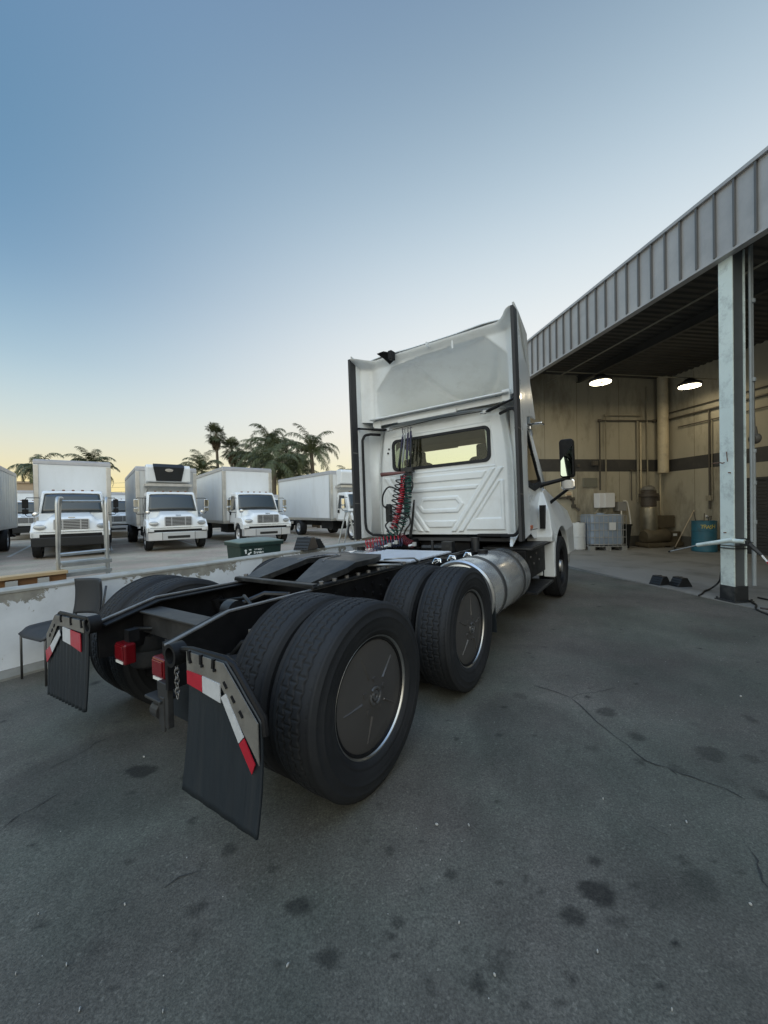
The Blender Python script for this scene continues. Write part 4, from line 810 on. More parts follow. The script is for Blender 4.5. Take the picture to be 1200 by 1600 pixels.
# side walls, roof, floor, front of the cab
DW = [(3.62, 1.80), (3.60, 2.42), (3.72, 2.52), (4.20, 2.50), (4.62, 1.80), (4.2, 1.72)]
def inpoly(p, poly):
    x, y = p; c = False; n = len(poly)
    for i in range(n):
        (x0, y0), (x1, y1) = poly[i], poly[i-1]
        if (y0 > y) != (y1 > y) and x < (x1-x0)*(y-y0)/(y1-y0)+x0: c = not c
    return c
SIDE = [(3.21, 1.10), (3.21, 2.70), (4.28, 2.70), (4.86, 1.74), (4.80, 1.0), (4.1, 1.0), (3.9, 1.10)]
for sg in (1, -1):
    b = MB(); b.grid(lambda y, z: (sg*side_x(z), y, z), lin(3.21, 4.87, 84), lin(.99, 2.71, 87), lambda y, z: inpoly((y, z), SIDE) and not inpoly((y, z), DW)); b.build('cab_side', WHITE, cab, smooth=True)
    b = MB()                                             # black window surround
    n = len(DW); cy = sum(p[0] for p in DW)/n; cz = sum(p[1] for p in DW)/n
    out = [(cy+(p[0]-cy)*1.10, cz+(p[1]-cz)*1.12) for p in DW]; inn = [(cy+(p[0]-cy)*.93, cz+(p[1]-cz)*.92) for p in DW]
    vs = [(sg*(side_x(z)+.006), y, z) for y, z in out]+[(sg*(side_x(z)+.006), y, z) for y, z in inn]
    b.add(vs, [(i, (i+1) % n, n+(i+1) % n, n+i) for i in range(n)]); b.build('door_window_seal', RUBBER, cab, solid=.012)
    b = MB(); b.add([(sg*(side_x(z)-.004), y, z) for y, z in [(cy+(p[0]-cy)*1.02, cz+(p[1]-cz)*1.02) for p in DW]], [tuple(range(n))]); b.build('door_window', TINT, cab)
    dd = MB()
    pl = [(3.45, 1.12), (3.45, 1.75), (3.5, 2.58), (4.24, 2.60), (4.80, 1.74), (4.74, 1.12)]
    dd.tube([(sg*(side_x(z)+.001), y, z) for y, z in pl+[pl[0]]], .005, 5); dd.build('door_gap', RUBBER, cab)
    b = MB(); b.prism(rrect(3.56, 3.72, 1.32, 1.58, .05, 6), sg*1.005, sg*1.02, 'x'); o = b.build('door_handle', BLACK, cab, bevel=.006); b = MB(); b.tube([(sg*1.022, 3.66, 1.36), (sg*1.045, 3.665, 1.40), (sg*1.045, 3.67, 1.50), (sg*1.022, 3.67, 1.54)], .012, 8); b.build('pull', BLACK, o, smooth=True)
    b = MB(); b.box((sg*1.02, 3.92, 1.16), (.03, .12, .055)); b.build('side_marker_lamp', AMBER, cab, bevel=.008)
b = MB(); b.grid(lambda x, y: (x*.93, y, 2.70+.05*(1-x*x)-.10*sm(4.0, 4.35, y)), lin(-1, 1, 21), lin(3.21, 4.32, 20)); b.build('roof', WHITE, cab, smooth=True, solid=.02)
b = MB(); b.grid(lambda x, y: (x*.88, y, 2.60-.06*sm(4.0, 4.3, y)), lin(-1, 1, 6), lin(3.25, 4.25, 8)); b.bb(-.75, -.15, 4.2, 4.24, 2.45, 2.55); b.bb(.25, .75, 4.2, 4.24, 2.45, 2.55); b.bb(-.9, .9, 4.22, 4.27, 2.47, 2.6); b.build('headliner', TAN, cab)
b = MB(); b.bb(-.98, .98, 3.22, 4.8, 1.02, 1.06); b.prism([(4.35, 1.06), (4.4, 1.85), (4.8, 1.92), (4.86, 1.06)], -.96, .96, 'x'); b.build('dashboard', SEATM, cab)
for x in (-.52, .54):
    b = MB(); b.prism(rrect(x-.24, x+.24, 1.4, 2.17, .1, 5), 3.5, 3.66, 'y'); b.bb(x-.12, x+.12, 3.52, 3.62, 2.15, 2.34); b.bb(x-.25, x+.25, 3.5, 4.05, 1.3, 1.48); b.build('seat', SEATM, cab, bevel=.03)
b = MB(); b.tube([(-.52+.2*math.cos(t), 4.2+.06*math.sin(t), 1.92+.18*math.sin(t)) for t in lin(0, 6.283, 20)], .018, 8); b.build('steering_wheel', PLASTIC, cab, smooth=True)
for sg in (1, -1):
    b = MB(); b.tube([(sg*.90, 4.30, 2.64), (sg*.985, 4.84, 1.78)], .055, 8); b.build('windscreen_pillar', WHITE, cab, smooth=True)
b = MB(); b.add([(-.88, 4.32, 2.60), (.88, 4.32, 2.60), (.97, 4.84, 1.80), (-.97, 4.84, 1.80)], [(0, 1, 2, 3)]); b.build('windscreen', GLASS, cab)
b = MB(); b.bb(.90, 1.16, 4.18, 4.34, 2.615, 2.645); b.bb(.9, 1.0, 4.2, 4.3, 2.56, 2.62); b.build('sun_visor', CHROME, cab, bevel=.012)
# ---- bonnet and wings
def bonnet(x, y):
    t = (y-4.78)/1.35; wv = 1-.16*t; a = abs(x)/wv
    z = 1.74-.20*t-.10*a**2-.30*sm(.62, 1.0, a)
    if t > .8: z -= .5*((t-.8)/.2)**2.2
    return (x*1.02*wv if True else x, y, z)
b = MB(); b.grid(bonnet, lin(-1, 1, 41), lin(4.78, 6.13, 30)); b.build('bonnet', WHITE, TRK, smooth=True, solid=.012)
for sg in (1, -1):
    arch = [(5.08+.60*math.cos(t), .52+.60*math.sin(t)) for t in lin(R_(172), R_(8), 18)]
    poly = [(4.28, 1.0), (4.30, 1.05), (4.38, 1.40), (4.58, 1.66), (4.80, 1.72), (5.3, 1.55), (5.8, 1.36), (6.16, 1.1), (6.2, .62), (5.70, .62)]+arch[::-1]+[(4.47, .93), (4.29, .93)]
    b = MB(); x0, x1 = sorted((sg*.86, sg*1.21)); n0 = 0
    b.prism(poly, x0, x1, 'x')
    b.v = [(x-sg*.17*sm(1.25, 1.72, z) if abs(x) > 1 else x, y, z) for x, y, z in b.v]
    w = b.build('wing', WHITE, TRK, bevel=.03, seg=3)
    b = MB(); b.prism([(4.53, .40), (4.53, .90), (4.44, .90), (4.44, .40)], min(sg*1.05, sg*1.205), max(sg*1.05, sg*1.205), 'x'); b.prism([(4.42, .42), (4.42, .68), (4.38, .68), (4.38, .42)], min(sg*.92, sg*1.045), max(sg*.92, sg*1.045), 'x'); b.build('wing_panel', WHITE, w, bevel=.012)
    b = MB(); b.prism([(4.295, 1.12), (4.35, 1.36), (4.365, 1.46), (4.27, 1.46), (4.26, 1.12)], min(sg*1.06, sg*1.13), max(sg*1.06, sg*1.13), 'x'); b.build('wing_vent', BLACK, w)
    b = MB(); b.grid(lambda u, t: (u, 5.08+.57*math.cos(t), .52+.57*math.sin(t)), [sg*.8, sg*1.14], lin(R_(5), R_(175), 16)); b.build('wheel_arch_liner', PLASTIC, w, smooth=True)
    b = MB(); b.bb(min(sg*.92, sg*1.15), max(sg*.92, sg*1.15), 5.63, 5.65, .3, .75); b.build('arch_flap', FLAPM, w)
    # step box, top tread plate and low step
    b = MB(); b.bb(min(sg*.5, sg*1.05), max(sg*.5, sg*1.10), 3.30, 4.33, .52, .90); o = b.build('step_box', BLACK, TRK, bevel=.01)
    b = MB(); b.bb(min(sg*.55, sg*1.17), max(sg*.55, sg*1.18), 3.30, 4.36, .905, .935)
    for k in range(12): b.bb(min(sg*.57, sg*1.16), max(sg*.57, sg*1.16), 3.40+k*.075, 3.45+k*.075, .935, .943)
    b.build('tread_plate', GREASE, o, bevel=.004)
    b = MB(); b.bb(min(sg*.86, sg*1.17), max(sg*.86, sg*1.19), 3.40, 4.42, .34, .37)
    for k in range(11): b.bb(min(sg*.88, sg*1.17), max(sg*.88, sg*1.17), 3.46+k*.08, 3.49+k*.08, .37, .378)
    b.bb(min(sg*.86, sg*.9), max(sg*.86, sg*.9), 3.42, 3.46, .39, .6); b.bb(min(sg*.86, sg*.9), max(sg*.86, sg*.9), 4.05, 4.1, .39, .6); b.build('low_step', GREASE, o, bevel=.004)
    b = MB()
    for (y, z) in ((3.5, .8), (3.66, .7), (3.8, .82), (3.95, .72)): b.cyl((sg*1.10, y, z), (sg*1.112, y, z), .014, n=8)
    b.build('box_bolts', BOLT, o)
    # mirror
    b = MB(); b.prism(rrect(sg*1.375-.10, sg*1.375+.10, 1.86, 2.44, .05, 6), 4.70, 4.82, 'y'); o = b.build('wing_mirror', BLACK, TRK, bevel=.02, seg=3)
    mo = MB(); mo.prism(rrect(-.08, .08, -.27, .27, .035, 5), -.006, 0, 'y'); g = mo.build('mirror_glass', mat('mirror_glass', (.55, .62, .52), .02, metal=1), o); g.location = (sg*1.375, 4.698, 2.15); g.rotation_euler = (R_(-6), 0, R_(-8*sg))
    b = MB(); b.prism(rrect(sg*1.375-.10, sg*1.375+.10, 1.68, 1.845, .05, 6), 4.72, 4.84, 'y'); b.build('spot_mirror', CHROME, o, bevel=.02)
    b = MB(); b.tube([(sg*.98, 4.60, 1.76), (sg*1.06, 4.62, 1.78), (sg*1.40, 4.76, 1.86)], [.05, .034, .026], 10); b.tube([(sg*1.02, 4.9, 1.45), (sg*1.40, 4.8, 1.72)], .024, 8); b.build('mirror_arm', BLACK, o, smooth=40)
b = MB(); b.bb(-1.12, 1.12, 6.1, 6.28, .38, .72); b.build('front_bumper', BUMPM, TRK, bevel=.03)
b = MB(); b.bb(-.55, .55, 6.1, 6.16, .75, 1.4); b.build('grille', CHROME, TRK, bevel=.02)
# ---- dark machinery visible under the cab
b = MB(); b.bb(-.38, .38, 3.3, 4.6, .55, 1.0); b.cyl((0, 2.95, .78), (0, 3.5, .8), .2, n=16); b.bb(-.9, .9, 3.26, 3.36, 1.0, 1.07); b.bb(-.8, -.35, 2.95, 3.2, .93, 1.05); b.each('gearbox', BLACK, TRK, bevel=.01)
b = MB(); b.cyl((.55, 3.05, .9), (.55, 3.05, 1.08), .05, n=12); b.cyl((-.1, 2.85, .96), (.3, 2.85, .96), .03, n=8); b.cyl((.1, 2.75, .90), (.1, 2.75, 1.06), .018, n=8); b.bb(.2, .34, 2.8, 2.9, .92, 1.04); b.each('cab_mount', GREASE, TRK, smooth=40)
b = MB(); b.bb(.55, .92, 3.12, 3.2, 1.085, 1.12); b.build('cab_latch', BLACK, TRK, bevel=.006)
b = MB(); b.add([(.98, 3.2, 1.12), (1.03, 3.0, .98), (1.03, 3.25, 1.1), (1.0, 3.0, .98), (.95, 3.2, 1.12)], [(0, 1, 2), (4, 3, 1, 0)]); b.build('cab_lower_lip', WHITE, TRK, solid=.01)
# ================= side extenders and roof fairing
c0 = 2.84
for sg in (1, -1):
    poly = [(c0+.05, 1.06), (c0+.05, 3.68), (c0, 3.76), (3.02, 3.72), (3.45, 3.62), (4.1, 3.2), (4.62, 2.78), (4.1, 2.72), (3.62, 2.62), (3.52, 1.9), (3.42, 1.10)]
    b = MB(); b.prism(poly, sg*1.168, sg*1.195, 'x'); b.v = [(x-sg*.22*sm(3.2, 4.6, y)*(1 if z > 2.7 else 0)-sg*.10*sm(3.2, 3.6, y)*(1 if z <= 2.7 else 0), y, z) for x, y, z in b.v]
    e = b.build('side_extender', WHITE, TRK, bevel=.006)
    b = MB(); b.bb(min(sg*1.163, sg*1.20), max(sg*1.163, sg*1.20), c0-.055, c0+.085, 1.055, 3.70); b.build('rubber_trim', mat('grey_black_rubber', (.03, .03, .032), .6, var=.2), e, bevel=.006)
    b = MB(); b.bb(min(sg*1.16, sg*1.203), max(sg*1.16, sg*1.203), c0-.048, c0+.056, 2.32, 2.335); b.bb(min(sg*1.16, sg*1.203), max(sg*1.16, sg*1.203), c0-.05, c0+.056, 1.58, 1.592); b.build('trim_joint', GREYP, e)
    # inner corner skin from extender to cab back
    b = MB(); b.grid(lambda t, z: (sg*(1.165-.19*(1-math.cos(t*math.pi/2))-.0), 3.02+.26*math.sin(t*math.pi/2)+.0, z), lin(0, 1, 10), [1.12, 2.70]); b.build('corner_skin', WHITE, e, smooth=True, solid=.01)
    b = MB(); b.tube([(sg*.90, 3.13, 2.60)]+cr([(sg*1.03, 3.05, 2.615), (sg*1.10, 3.01, 2.60), (sg*1.135, 2.99, 2.53)])+cr([(sg*1.135, 2.99, 1.30), (sg*1.115, 3.0, 1.18), (sg*1.05, 3.05, 1.11)])+[(sg*.86, 3.13, 1.09)], .020, 8); b.build('seal_edge', RUBBER, e, smooth=True)
    b = MB(); b.tube([(sg*.72, 3.10, 2.64), (sg*.93, 3.0, 2.665)], .02, 8); b.tube([(sg*.93, 3.0, 2.665), (sg*1.16, 2.92, 2.70)], .014, 8); b.build('stay', BLACK, e, smooth=True)
    b = MB(); b.box((sg*.75, 3.085, 2.645), (.1, .03, .04)); b.cyl((sg*.66, 3.10, 2.64), (sg*.72, 3.10, 2.643), .014, n=8); b.build('stay_end', STEEL, e, bevel=.004)
# fairing outer skin
def fair(u, v):
    # u across -1..1, v 0 (rear) .. 1 (front)
    ax = abs(u); yr = c0+.02+.20*sm(1.0, .86, ax)+.05*sm(.8, .2, ax); y = yr+(4.62-yr)*v
    zt = 3.735-.95*v**2.1
    zt += -.035*sm(.55, 1, ax)+(.0 if ax < .99 else .02)
    zt -= .22*sm(.78, 1.0, ax)*sm(.02, .4, v)
    hw = 1.19-.26*sm(.1, 1, v)
    return (u*hw, y, zt)
b = MB(); b.grid(fair, lin(-1, 1, 61), lin(0, 1, 24)); fr = b.build('roof_fairing', WHITE, TRK, smooth=True, solid=.014)
# inside panel with the deep bowl
RP = [(-.96, 2.86), (-.95, 3.26), (-.66, 3.55), (-.2, 3.585), (.74, 3.60), (1.02, 3.30), (1.02, 2.86)]
def dpoly(x, z):
    best = 9; n = len(RP)
    for i in range(n):
        (x0, z0), (x1, z1) = RP[i-1], RP[i]; dx, dz = x1-x0, z1-z0; L2 = dx*dx+dz*dz; nx, nz = dz/math.sqrt(L2), -dx/math.sqrt(L2)
        t = max(0, min(1, ((x-x0)*dx+(z-z0)*dz)/L2)); best = min(best, math.hypot(x-x0-t*dx, z-z0-t*dz))
    return best if inpoly((x, z), RP) else -best
def inner(x, z):
    d = dpoly(x, z); y = 3.13
    dep = .03*sm(0, .02, d)
    if d > 0:
        pr = 1
        for i in range(len(RP)):
            (x0, z0), (x1, z1) = RP[i-1], RP[i]; ll = math.hypot(x1-x0, z1-z0); di = abs((x-x0)*(z1-z0)-(z-z0)*(x1-x0))/ll
            if abs(z1-z0) > .05: pr *= 1-math.exp(-di/.13)
        q_ = math.hypot((x-.3)/.66, (z-3.72)/.62); dep += pr*(1.5*(3.60-z)+.03)+.05*math.exp(-((q_-1)/.06)**2)*sm(.0, .12, d)*sm(3.55, 3.4, z)
    y += dep+.0-.16*sm(3.60, 3.70, z)*sm(.9, 1.1, abs(x))-.06*sm(3.58, 3.70, z)
    y -= .12*sm(1.0, 1.16, abs(x))
    return (x, y, z)
b = MB(); b.grid(inner, lin(-1.165, 1.165, 150), lin(2.80, 3.70, 76)); b.build('inner_panel', WHITE, fr, smooth=True)
b = MB(); b.grid(lambda x, t: (x, 3.0+.17*t, 2.812+.012*t), lin(-1.0, 1.04, 12), lin(0, 1, 4)); b.build('lip', WHITE, fr, solid=.02, smooth=True)
b = MB(); b.bb(-1.0, 1.03, 3.08, 3.10, 2.725, 2.80); b.bb(-.55, .35, 3.06, 3.082, 2.705, 2.76); b.bb(-.98, -.85, 3.07, 3.09, 2.66, 2.80); b.bb(.95, 1.05, 3.05, 3.09, 2.72, 2.86); b.each('lower_rail', WHITE, fr, bevel=.006)
b = MB(); b.add([(-.76, 2.90, 3.705), (-.64, 2.90, 3.71), (-.57, 2.98, 3.70), (-.57, 3.06, 3.61), (-.65, 3.07, 3.575), (-.69, 2.98, 3.64)], [(0, 1, 2), (0, 2, 5), (2, 3, 4, 5)]); b.box((-.57, 3.0, 3.66), (.06, .1, .12)); b.build('fairing_clip', BLACK, fr, bevel=.005)
b = MB(); b.tube([(-.64, 3.09, 2.635), (-.2, 3.10, 2.66), (.1, 3.10, 2.675), (.68, 3.10, 2.66)], .005, 5); b.build('stay_cable', BLACK, fr)
b = MB(); b.box((.0, 3.02, 3.66), (.012, .1, .05)); b.box((.32, 3.1, 3.61), (.02, .02, .12)); b.each('seam_tab', WHITE, fr)
# ================= hose rack on the back of the cab
hr = MB(); hr.bb(-.52, -.34, 3.05, 3.14, 1.99, 2.06); hr.cyl((-.55, 3.08, 2.0), (-.34, 3.08, 2.03), .02, n=8); hr.box((-.42, 3.1, 1.94), (.1, .06, .1)); hr.cyl((-.48, 3.14, 2.02), (-.48, 3.2, 2.02), .03, n=10)
HRK = hr.build('hose_rack', GREASE, TRK, bevel=.004)
b = MB(); b.tube([(-.42, 3.0, 1.985), (-.62, 2.98, 1.985), (-.80, 2.97, 1.985)], [.014, .026, .03], 8); b.build('rack_handle', mat('faded_red_grip', (.17, .075, .07), .6), HRK, smooth=True)
for k, (x, lean, m) in enumerate(((-.49, -.11, STEEL), (-.45, -.05, STEEL), (-.40, .0, STEEL), (-.355, .03, STEEL))):
    b = MB(); b.coil([(x-.02+lean*.4, 3.06, 2.10+.04*k), (x+.02, 3.06, 2.50+.02*k)], .011, 42, .0045, 5, 8); b.cyl((x-.02+lean*.6, 3.06, 2.04), (x+.03, 3.06, 2.55), .006, n=6)
    b.tube([(x+.02, 3.06, 2.55), (x+.025, 3.05, 2.62), (x+.045, 3.06, 2.60)], .006, 5); b.build('tension_spring', m if k == 1 else mat('purple_grey_spring', (.075, .07, .12), .35, metal=.5), HRK, smooth=True)
for (x0, x1, z1, m, nm) in ((-.52, -.49, 2.42, PLASTIC, 'hanger_cord'), (-.345, -.335, 2.5, PLASTIC, 'hanger_cord')):
    b = MB(); b.tube([(x0-.03, 3.07, 2.02), (x0, 3.05, 2.2), (x1, 3.07, z1)], .016, 8); b.build(nm, m, HRK, smooth=True)
def coilpart(name, pts, Rr, turns, r, m): b = MB(); b.coil(pts, Rr, turns, r, 6, 14); return b.build(name, m, HRK, smooth=True)
coilpart('red_air_coil', [(-.43, 3.0, 1.93), (-.45, 2.96, 1.7), (-.52, 2.94, 1.4), (-.60, 2.93, 1.2)], .04, 26, .0085, REDHOSE)
coilpart('green_air_coil', [(-.37, 3.0, 1.92), (-.36, 2.97, 1.65), (-.38, 2.95, 1.42)], .042, 22, .0085, GREENHOSE)
coilpart('green_air_coil', [(-.38, 2.95, 1.42), (-.45, 2.93, 1.28), (-.62, 2.9, 1.12), (-.75, 2.88, 1.02)], .05, 11, .007, GREENHOSE)
coilpart('black_power_coil', [(-.44, 2.99, 1.85), (-.50, 2.95, 1.5), (-.58, 2.92, 1.22), (-.72, 2.9, 1.06)], .055, 12, .008, PLASTIC)
coilpart('black_power_coil', [(-.40, 2.98, 1.96), (-.34, 2.95, 1.75), (-.36, 2.92, 1.5), (-.46, 2.9, 1.25)], .05, 11, .009, PLASTIC)
coilpart('black_power_coil', [(-.50, 2.98, 1.9), (-.56, 2.94, 1.6), (-.62, 2.92, 1.35)], .045, 8, .009, PLASTIC)
coilpart('red_air_coil', [(-.5, 2.92, 1.05), (-.72, 2.82, 1.04), (-.98, 2.75, .99)], .06, 10, .007, REDHOSE)
coilpart('blue_power_coil', [(-.42, 2.88, 1.02), (-.62, 2.78, 1.0), (-.78, 2.68, .97)], .055, 12, .007, BLUEHOSE)
coilpart('dark_red_coil', [(-.48, 2.95, 1.10), (-.4, 2.9, 1.04), (-.25, 2.86, .99)], .045, 8, .006, mat('dull_red_hose', (.14, .015, .025), .5))
b = MB()
for pts in ([(-.52, 3.0, 1.74), (-.68, 2.98, 1.8), (-.80, 3.0, 1.7), (-.83, 3.02, 1.56), (-.78, 3.03, 1.5)], [(-.74, 3.05, 1.32), (-.8, 3.03, 1.25), (-.74, 3.0, 1.18), (-.68, 2.98, 1.1), (-.6, 2.95, 1.12)], [(-.36, 3.02, 1.9), (-.30, 3.0, 1.82), (-.32, 2.98, 1.72), (-.4, 2.98, 1.74)], [(-.42, 2.97, 1.5), (-.34, 2.97, 1.3), (-.42, 2.96, 1.18), (-.45, 2.96, 1.1)], [(-.345, 3.1, 1.6), (-.36, 3.08, 1.35), (-.4, 3.06, 1.05)], [(-.355, 3.1, 1.55), (-.38, 3.08, 1.3), (-.425, 3.06, 1.05)], [(-.50, 3.02, 1.95), (-.47, 2.98, 1.6), (-.56, 2.95, 1.3), (-.52, 2.92, 1.05)], [(-.40, 3.02, 1.95), (-.44, 2.97, 1.7), (-.40, 2.94, 1.4), (-.50, 2.9, 1.1), (-.7, 2.85, 1.0)]): b.tube(cr(pts), .012, 8)
b.each('loose_cable', PLASTIC, HRK, smooth=True)
b = MB(); b.box((-.765, 3.08, 1.42), (.085, .06, .24)); b.box((-.765, 3.08, 1.545), (.06, .05, .03)); b.build('plug_holder', PLASTIC, HRK, bevel=.008)
b = MB()
for p in ((-.55, 2.78, 1.0), (-.25, 2.75, .98), (-.62, 2.72, .97)): b.cyl(p, (p[0]+.07, p[1]+.03, p[2]+.02), .022, n=8); b.box((p[0]+.09, p[1], p[2]+.03), (.05, .03, .05))
b.each('gladhand_coupling', STEEL, HRK, smooth=40)
b = MB()
for (x, z) in ((-.80, 2.38), (-.82, 2.32)): b.cyl((x, YB-.012, z), (x, YB+.01, z), .014, n=10)
b.each('wall_bolt', BLACK, cab)

# ================================================================== low wall beside the tractor
def flaky_wall_mat():
    m = bpy.data.materials.new('flaking_white_paint_on_concrete'); m.use_nodes = True; nt = m.node_tree; N = nt.nodes; L = nt.links; p = N['Principled BSDF']
    tc = N.new('ShaderNodeTexCoord'); o = tc.outputs['Object']
    def noise(sc, det, ro=.6, vec=o, dist=0):
        n = N.new('ShaderNodeTexNoise'); n.inputs['Scale'].default_value = sc; n.inputs['Detail'].default_value = det; n.inputs['Roughness'].default_value = ro; n.inputs['Distortion'].default_value = dist; L.new(vec, n.inputs['Vector']); return n.outputs[0]
    def mr(src, a, b, c, d):
        r = N.new('ShaderNodeMapRange'); L.new(src, r.inputs[0])
        for i, v in enumerate((a, b, c, d)): r.inputs[i+1].default_value = v
        return r.outputs[0]
    sp = N.new('ShaderNodeSeparateXYZ'); L.new(o, sp.inputs[0])
    # paint coverage: patchy, failing towards the top edge and in drips
    mp = N.new('ShaderNodeMapping'); mp.inputs['Scale'].default_value = (1, 1.6, 1); L.new(o, mp.inputs[0])
    big = noise(1.7, 3, .5, mp.outputs[0]); fine = noise(11, 8, .72, o, .6)
    hgt = mr(sp.outputs[2], .55, .84, 0, .40)
    a = N.new('ShaderNodeMath'); a.operation = 'MULTIPLY_ADD'; L.new(big, a.inputs[0]); a.inputs[1].default_value = 1.25; L.new(hgt, a.inputs[2])
    a2 = N.new('ShaderNodeMath'); a2.operation = 'MULTIPLY_ADD'; L.new(fine, a2.inputs[0]); a2.inputs[1].default_value = .75; L.new(a.outputs[0], a2.inputs[2])
    msk = mr(a2.outputs[0], 1.26, 1.28, 1, 0)
    x = N.new('ShaderNodeMix'); x.data_type = 'RGBA'; L.new(msk, x.inputs[0])
    conc = N.new('ShaderNodeVectorMath'); conc.operation = 'SCALE'; conc.inputs[0].default_value = (.33, .315, .275); L.new(mr(noise(8, 6), .3, .7, .75, 1.25), conc.inputs[3]); L.new(conc.outputs[0], x.inputs[6])
    wh = N.new('ShaderNodeVectorMath'); wh.operation = 'SCALE'; wh.inputs[0].default_value = (.78, .81, .84); L.new(mr(noise(3, 5), .3, .7, .88, 1.08), wh.inputs[3]); L.new(wh.outputs[0], x.inputs[7])
    L.new(x.outputs[2], p.inputs['Base Color']); p.inputs['Roughness'].default_value = .75
    b = N.new('ShaderNodeBump'); b.inputs['Strength'].default_value = .5; b.inputs['Distance'].default_value = .004; L.new(msk, b.inputs['Height']); L.new(b.outputs[0], p.inputs['Normal'])
    return m
WL = empty('low_concrete_wall', tl(-2.8, 0, gz(-2.7)), -TA, 'low concrete wall with flaking white paint running beside the tractor', 'wall')
wz = .765-gz(-2.7)
b = MB(); b.bb(-.10, .11, -9, 9.2, -.3, wz-.03); b.build('painted_face', flaky_wall_mat(), WL)
b = MB(); b.grid(lambda y, q: ((-.105, -.10, .10, .117, .117)[q], y, (wz-.031, wz+.004*math.sin(y*3), wz+.003*math.sin(y*5), wz-.012, wz-.034)[q]), lin(-9, 9.2, 60), list(range(5))); b.build('wall_cap', mat('bare_concrete', (.36, .35, .31), .8, var=.2, vscale=5, dirt=(.55, .56, .56), dscale=4, damt=.6, bump=.2, bscale=40), WL)
b = MB(); b.prism([(.11, -.05), (.22, -.05), (.21, .025), (.11, .075)], -9, 9.2, 'y'); b.build('wall_footing', mat('dirty_concrete', (.24, .235, .21), .85, var=.25, vscale=6, dirt=(.1, .1, .09), dscale=3, damt=.6), WL)
# chocks on the wall top
chock(tl(-2.74, 3.28, .768), -TA+R_(90)+.25, 'ribbed black wheel chock standing on the low wall, the one nearer the green bin', sc=1.45)
chock(tl(-2.80, 3.58, .768), -TA+R_(90)-.5, 'plain dark wheel chock on the low wall behind a ribbed one', sc=1.15)
# black chair between the wall and the left wheels
t = empty('stacking_chair', tl(-2.33, -.33, gz(-2.33)), -TA+R_(10), 'black plastic stacking chair with thin metal legs beside the low wall', 'chair')
CH = mat('charcoal_seat_shell', (.03, .033, .037), .55, var=.1)
b = MB(); b.grid(lambda x, y: (x, y, .445+.012*math.cos(y*5)-.05*sm(-.14, -.24, y)**2*1.0+.02*sm(.15, .22, abs(x))), lin(-.22, .22, 16), lin(-.24, .2, 16)); b.build('seat', CH, t, smooth=True, solid=.015)
b = MB(); b.grid(lambda x, z: (x, .22+.06*(z-.45)+.03*math.cos((z-.68)*6)-.10*(x/.22)**2+.06, z-.0*x), lin(-.215, .215, 16), lin(.50, .86, 14), lambda x, z: abs(x) < .205+.02*math.sin((z-.5)*8)); b.build('backrest', CH, t, smooth=True, solid=.014)
for sx in (-1, 1):
    b = MB(); b.tube([(sx*.21, -.225, 0), (sx*.21, -.225, .41), (sx*.21, -.2, .425), (sx*.21, .15, .425)], .010, 8); b.build('leg', mat('dark_steel_tube', (.10, .10, .10), .4, metal=.7), t, smooth=True)
    b = MB(); b.tube([(sx*.21, .30, 0), (sx*.21, .2, .42), (sx*.20, .26, .6), (sx*.19, .30, .8)], .010, 8); b.build('leg', MATS['dark_steel_tube'], t, smooth=True)
# rolling step ladder beyond the wall
zl = gz(-3.35)
t = empty('step_ladder', tl(-3.35, .13, zl), -TA, 'grey aluminium step ladder with looped handrails behind the low wall', 'ladder')
LAD = mat('dull_aluminium_tube', (.5, .51, .5), .42, metal=.75, var=.15, vscale=8)
Z = 1.66-zl
for (y0, y1) in ((-.27, -.17), (.20, .28)):
    b = MB(); lean = -.05 if y0 < 0 else .05
    pts = [(.28, y0+lean*.2, 0), (.26, y0, Z-.07), (.24, y0+.01, Z-.01), (.19, y0+.03, Z), (.05, y1, Z), (-.02, y1+.005, Z-.02), (-.03, y1, Z-.09), (-.06, y1+lean, 0)]
    b.tube(pts, .019, 10); b.build('handrail', LAD, t, smooth=True)
b = MB(); b.cyl((-.03, -.17, Z-.035), (-.03, .25, Z-.03), .016, n=10); b.build('top_bar', LAD, t, smooth=40)
b = MB(); b.cyl((.25, -.26, 1.02-zl), (.25, .23, 1.03-zl), .02, n=10); b.build('mid_bar', LAD, t, smooth=40)
for z in (.915-zl, .80-zl, .62-zl, .34-zl):
    b = MB(); b.bb(.05, .28, -.25, .24, z-.012, z+.012); b.bb(.275, .29, -.25, .24, z-.035, z+.012); b.build('tread', LAD, t, bevel=.003)
b = MB(); b.cyl((.262, -.26, .93-zl), (.262, .23, .94-zl), .008, n=8); b.build('tread_rail', LAD, t)
for (x, y) in ((.28, -.27), (.28, .21), (-.08, -.2), (-.08, .3)):
    b = MB(); b.lathe([(-.015, 0), (-.015, .045), (.015, .045), (.015, 0)], 14, Matrix.Translation((x, y, .03))); b.build('castor', RUBBER, t, smooth=40)
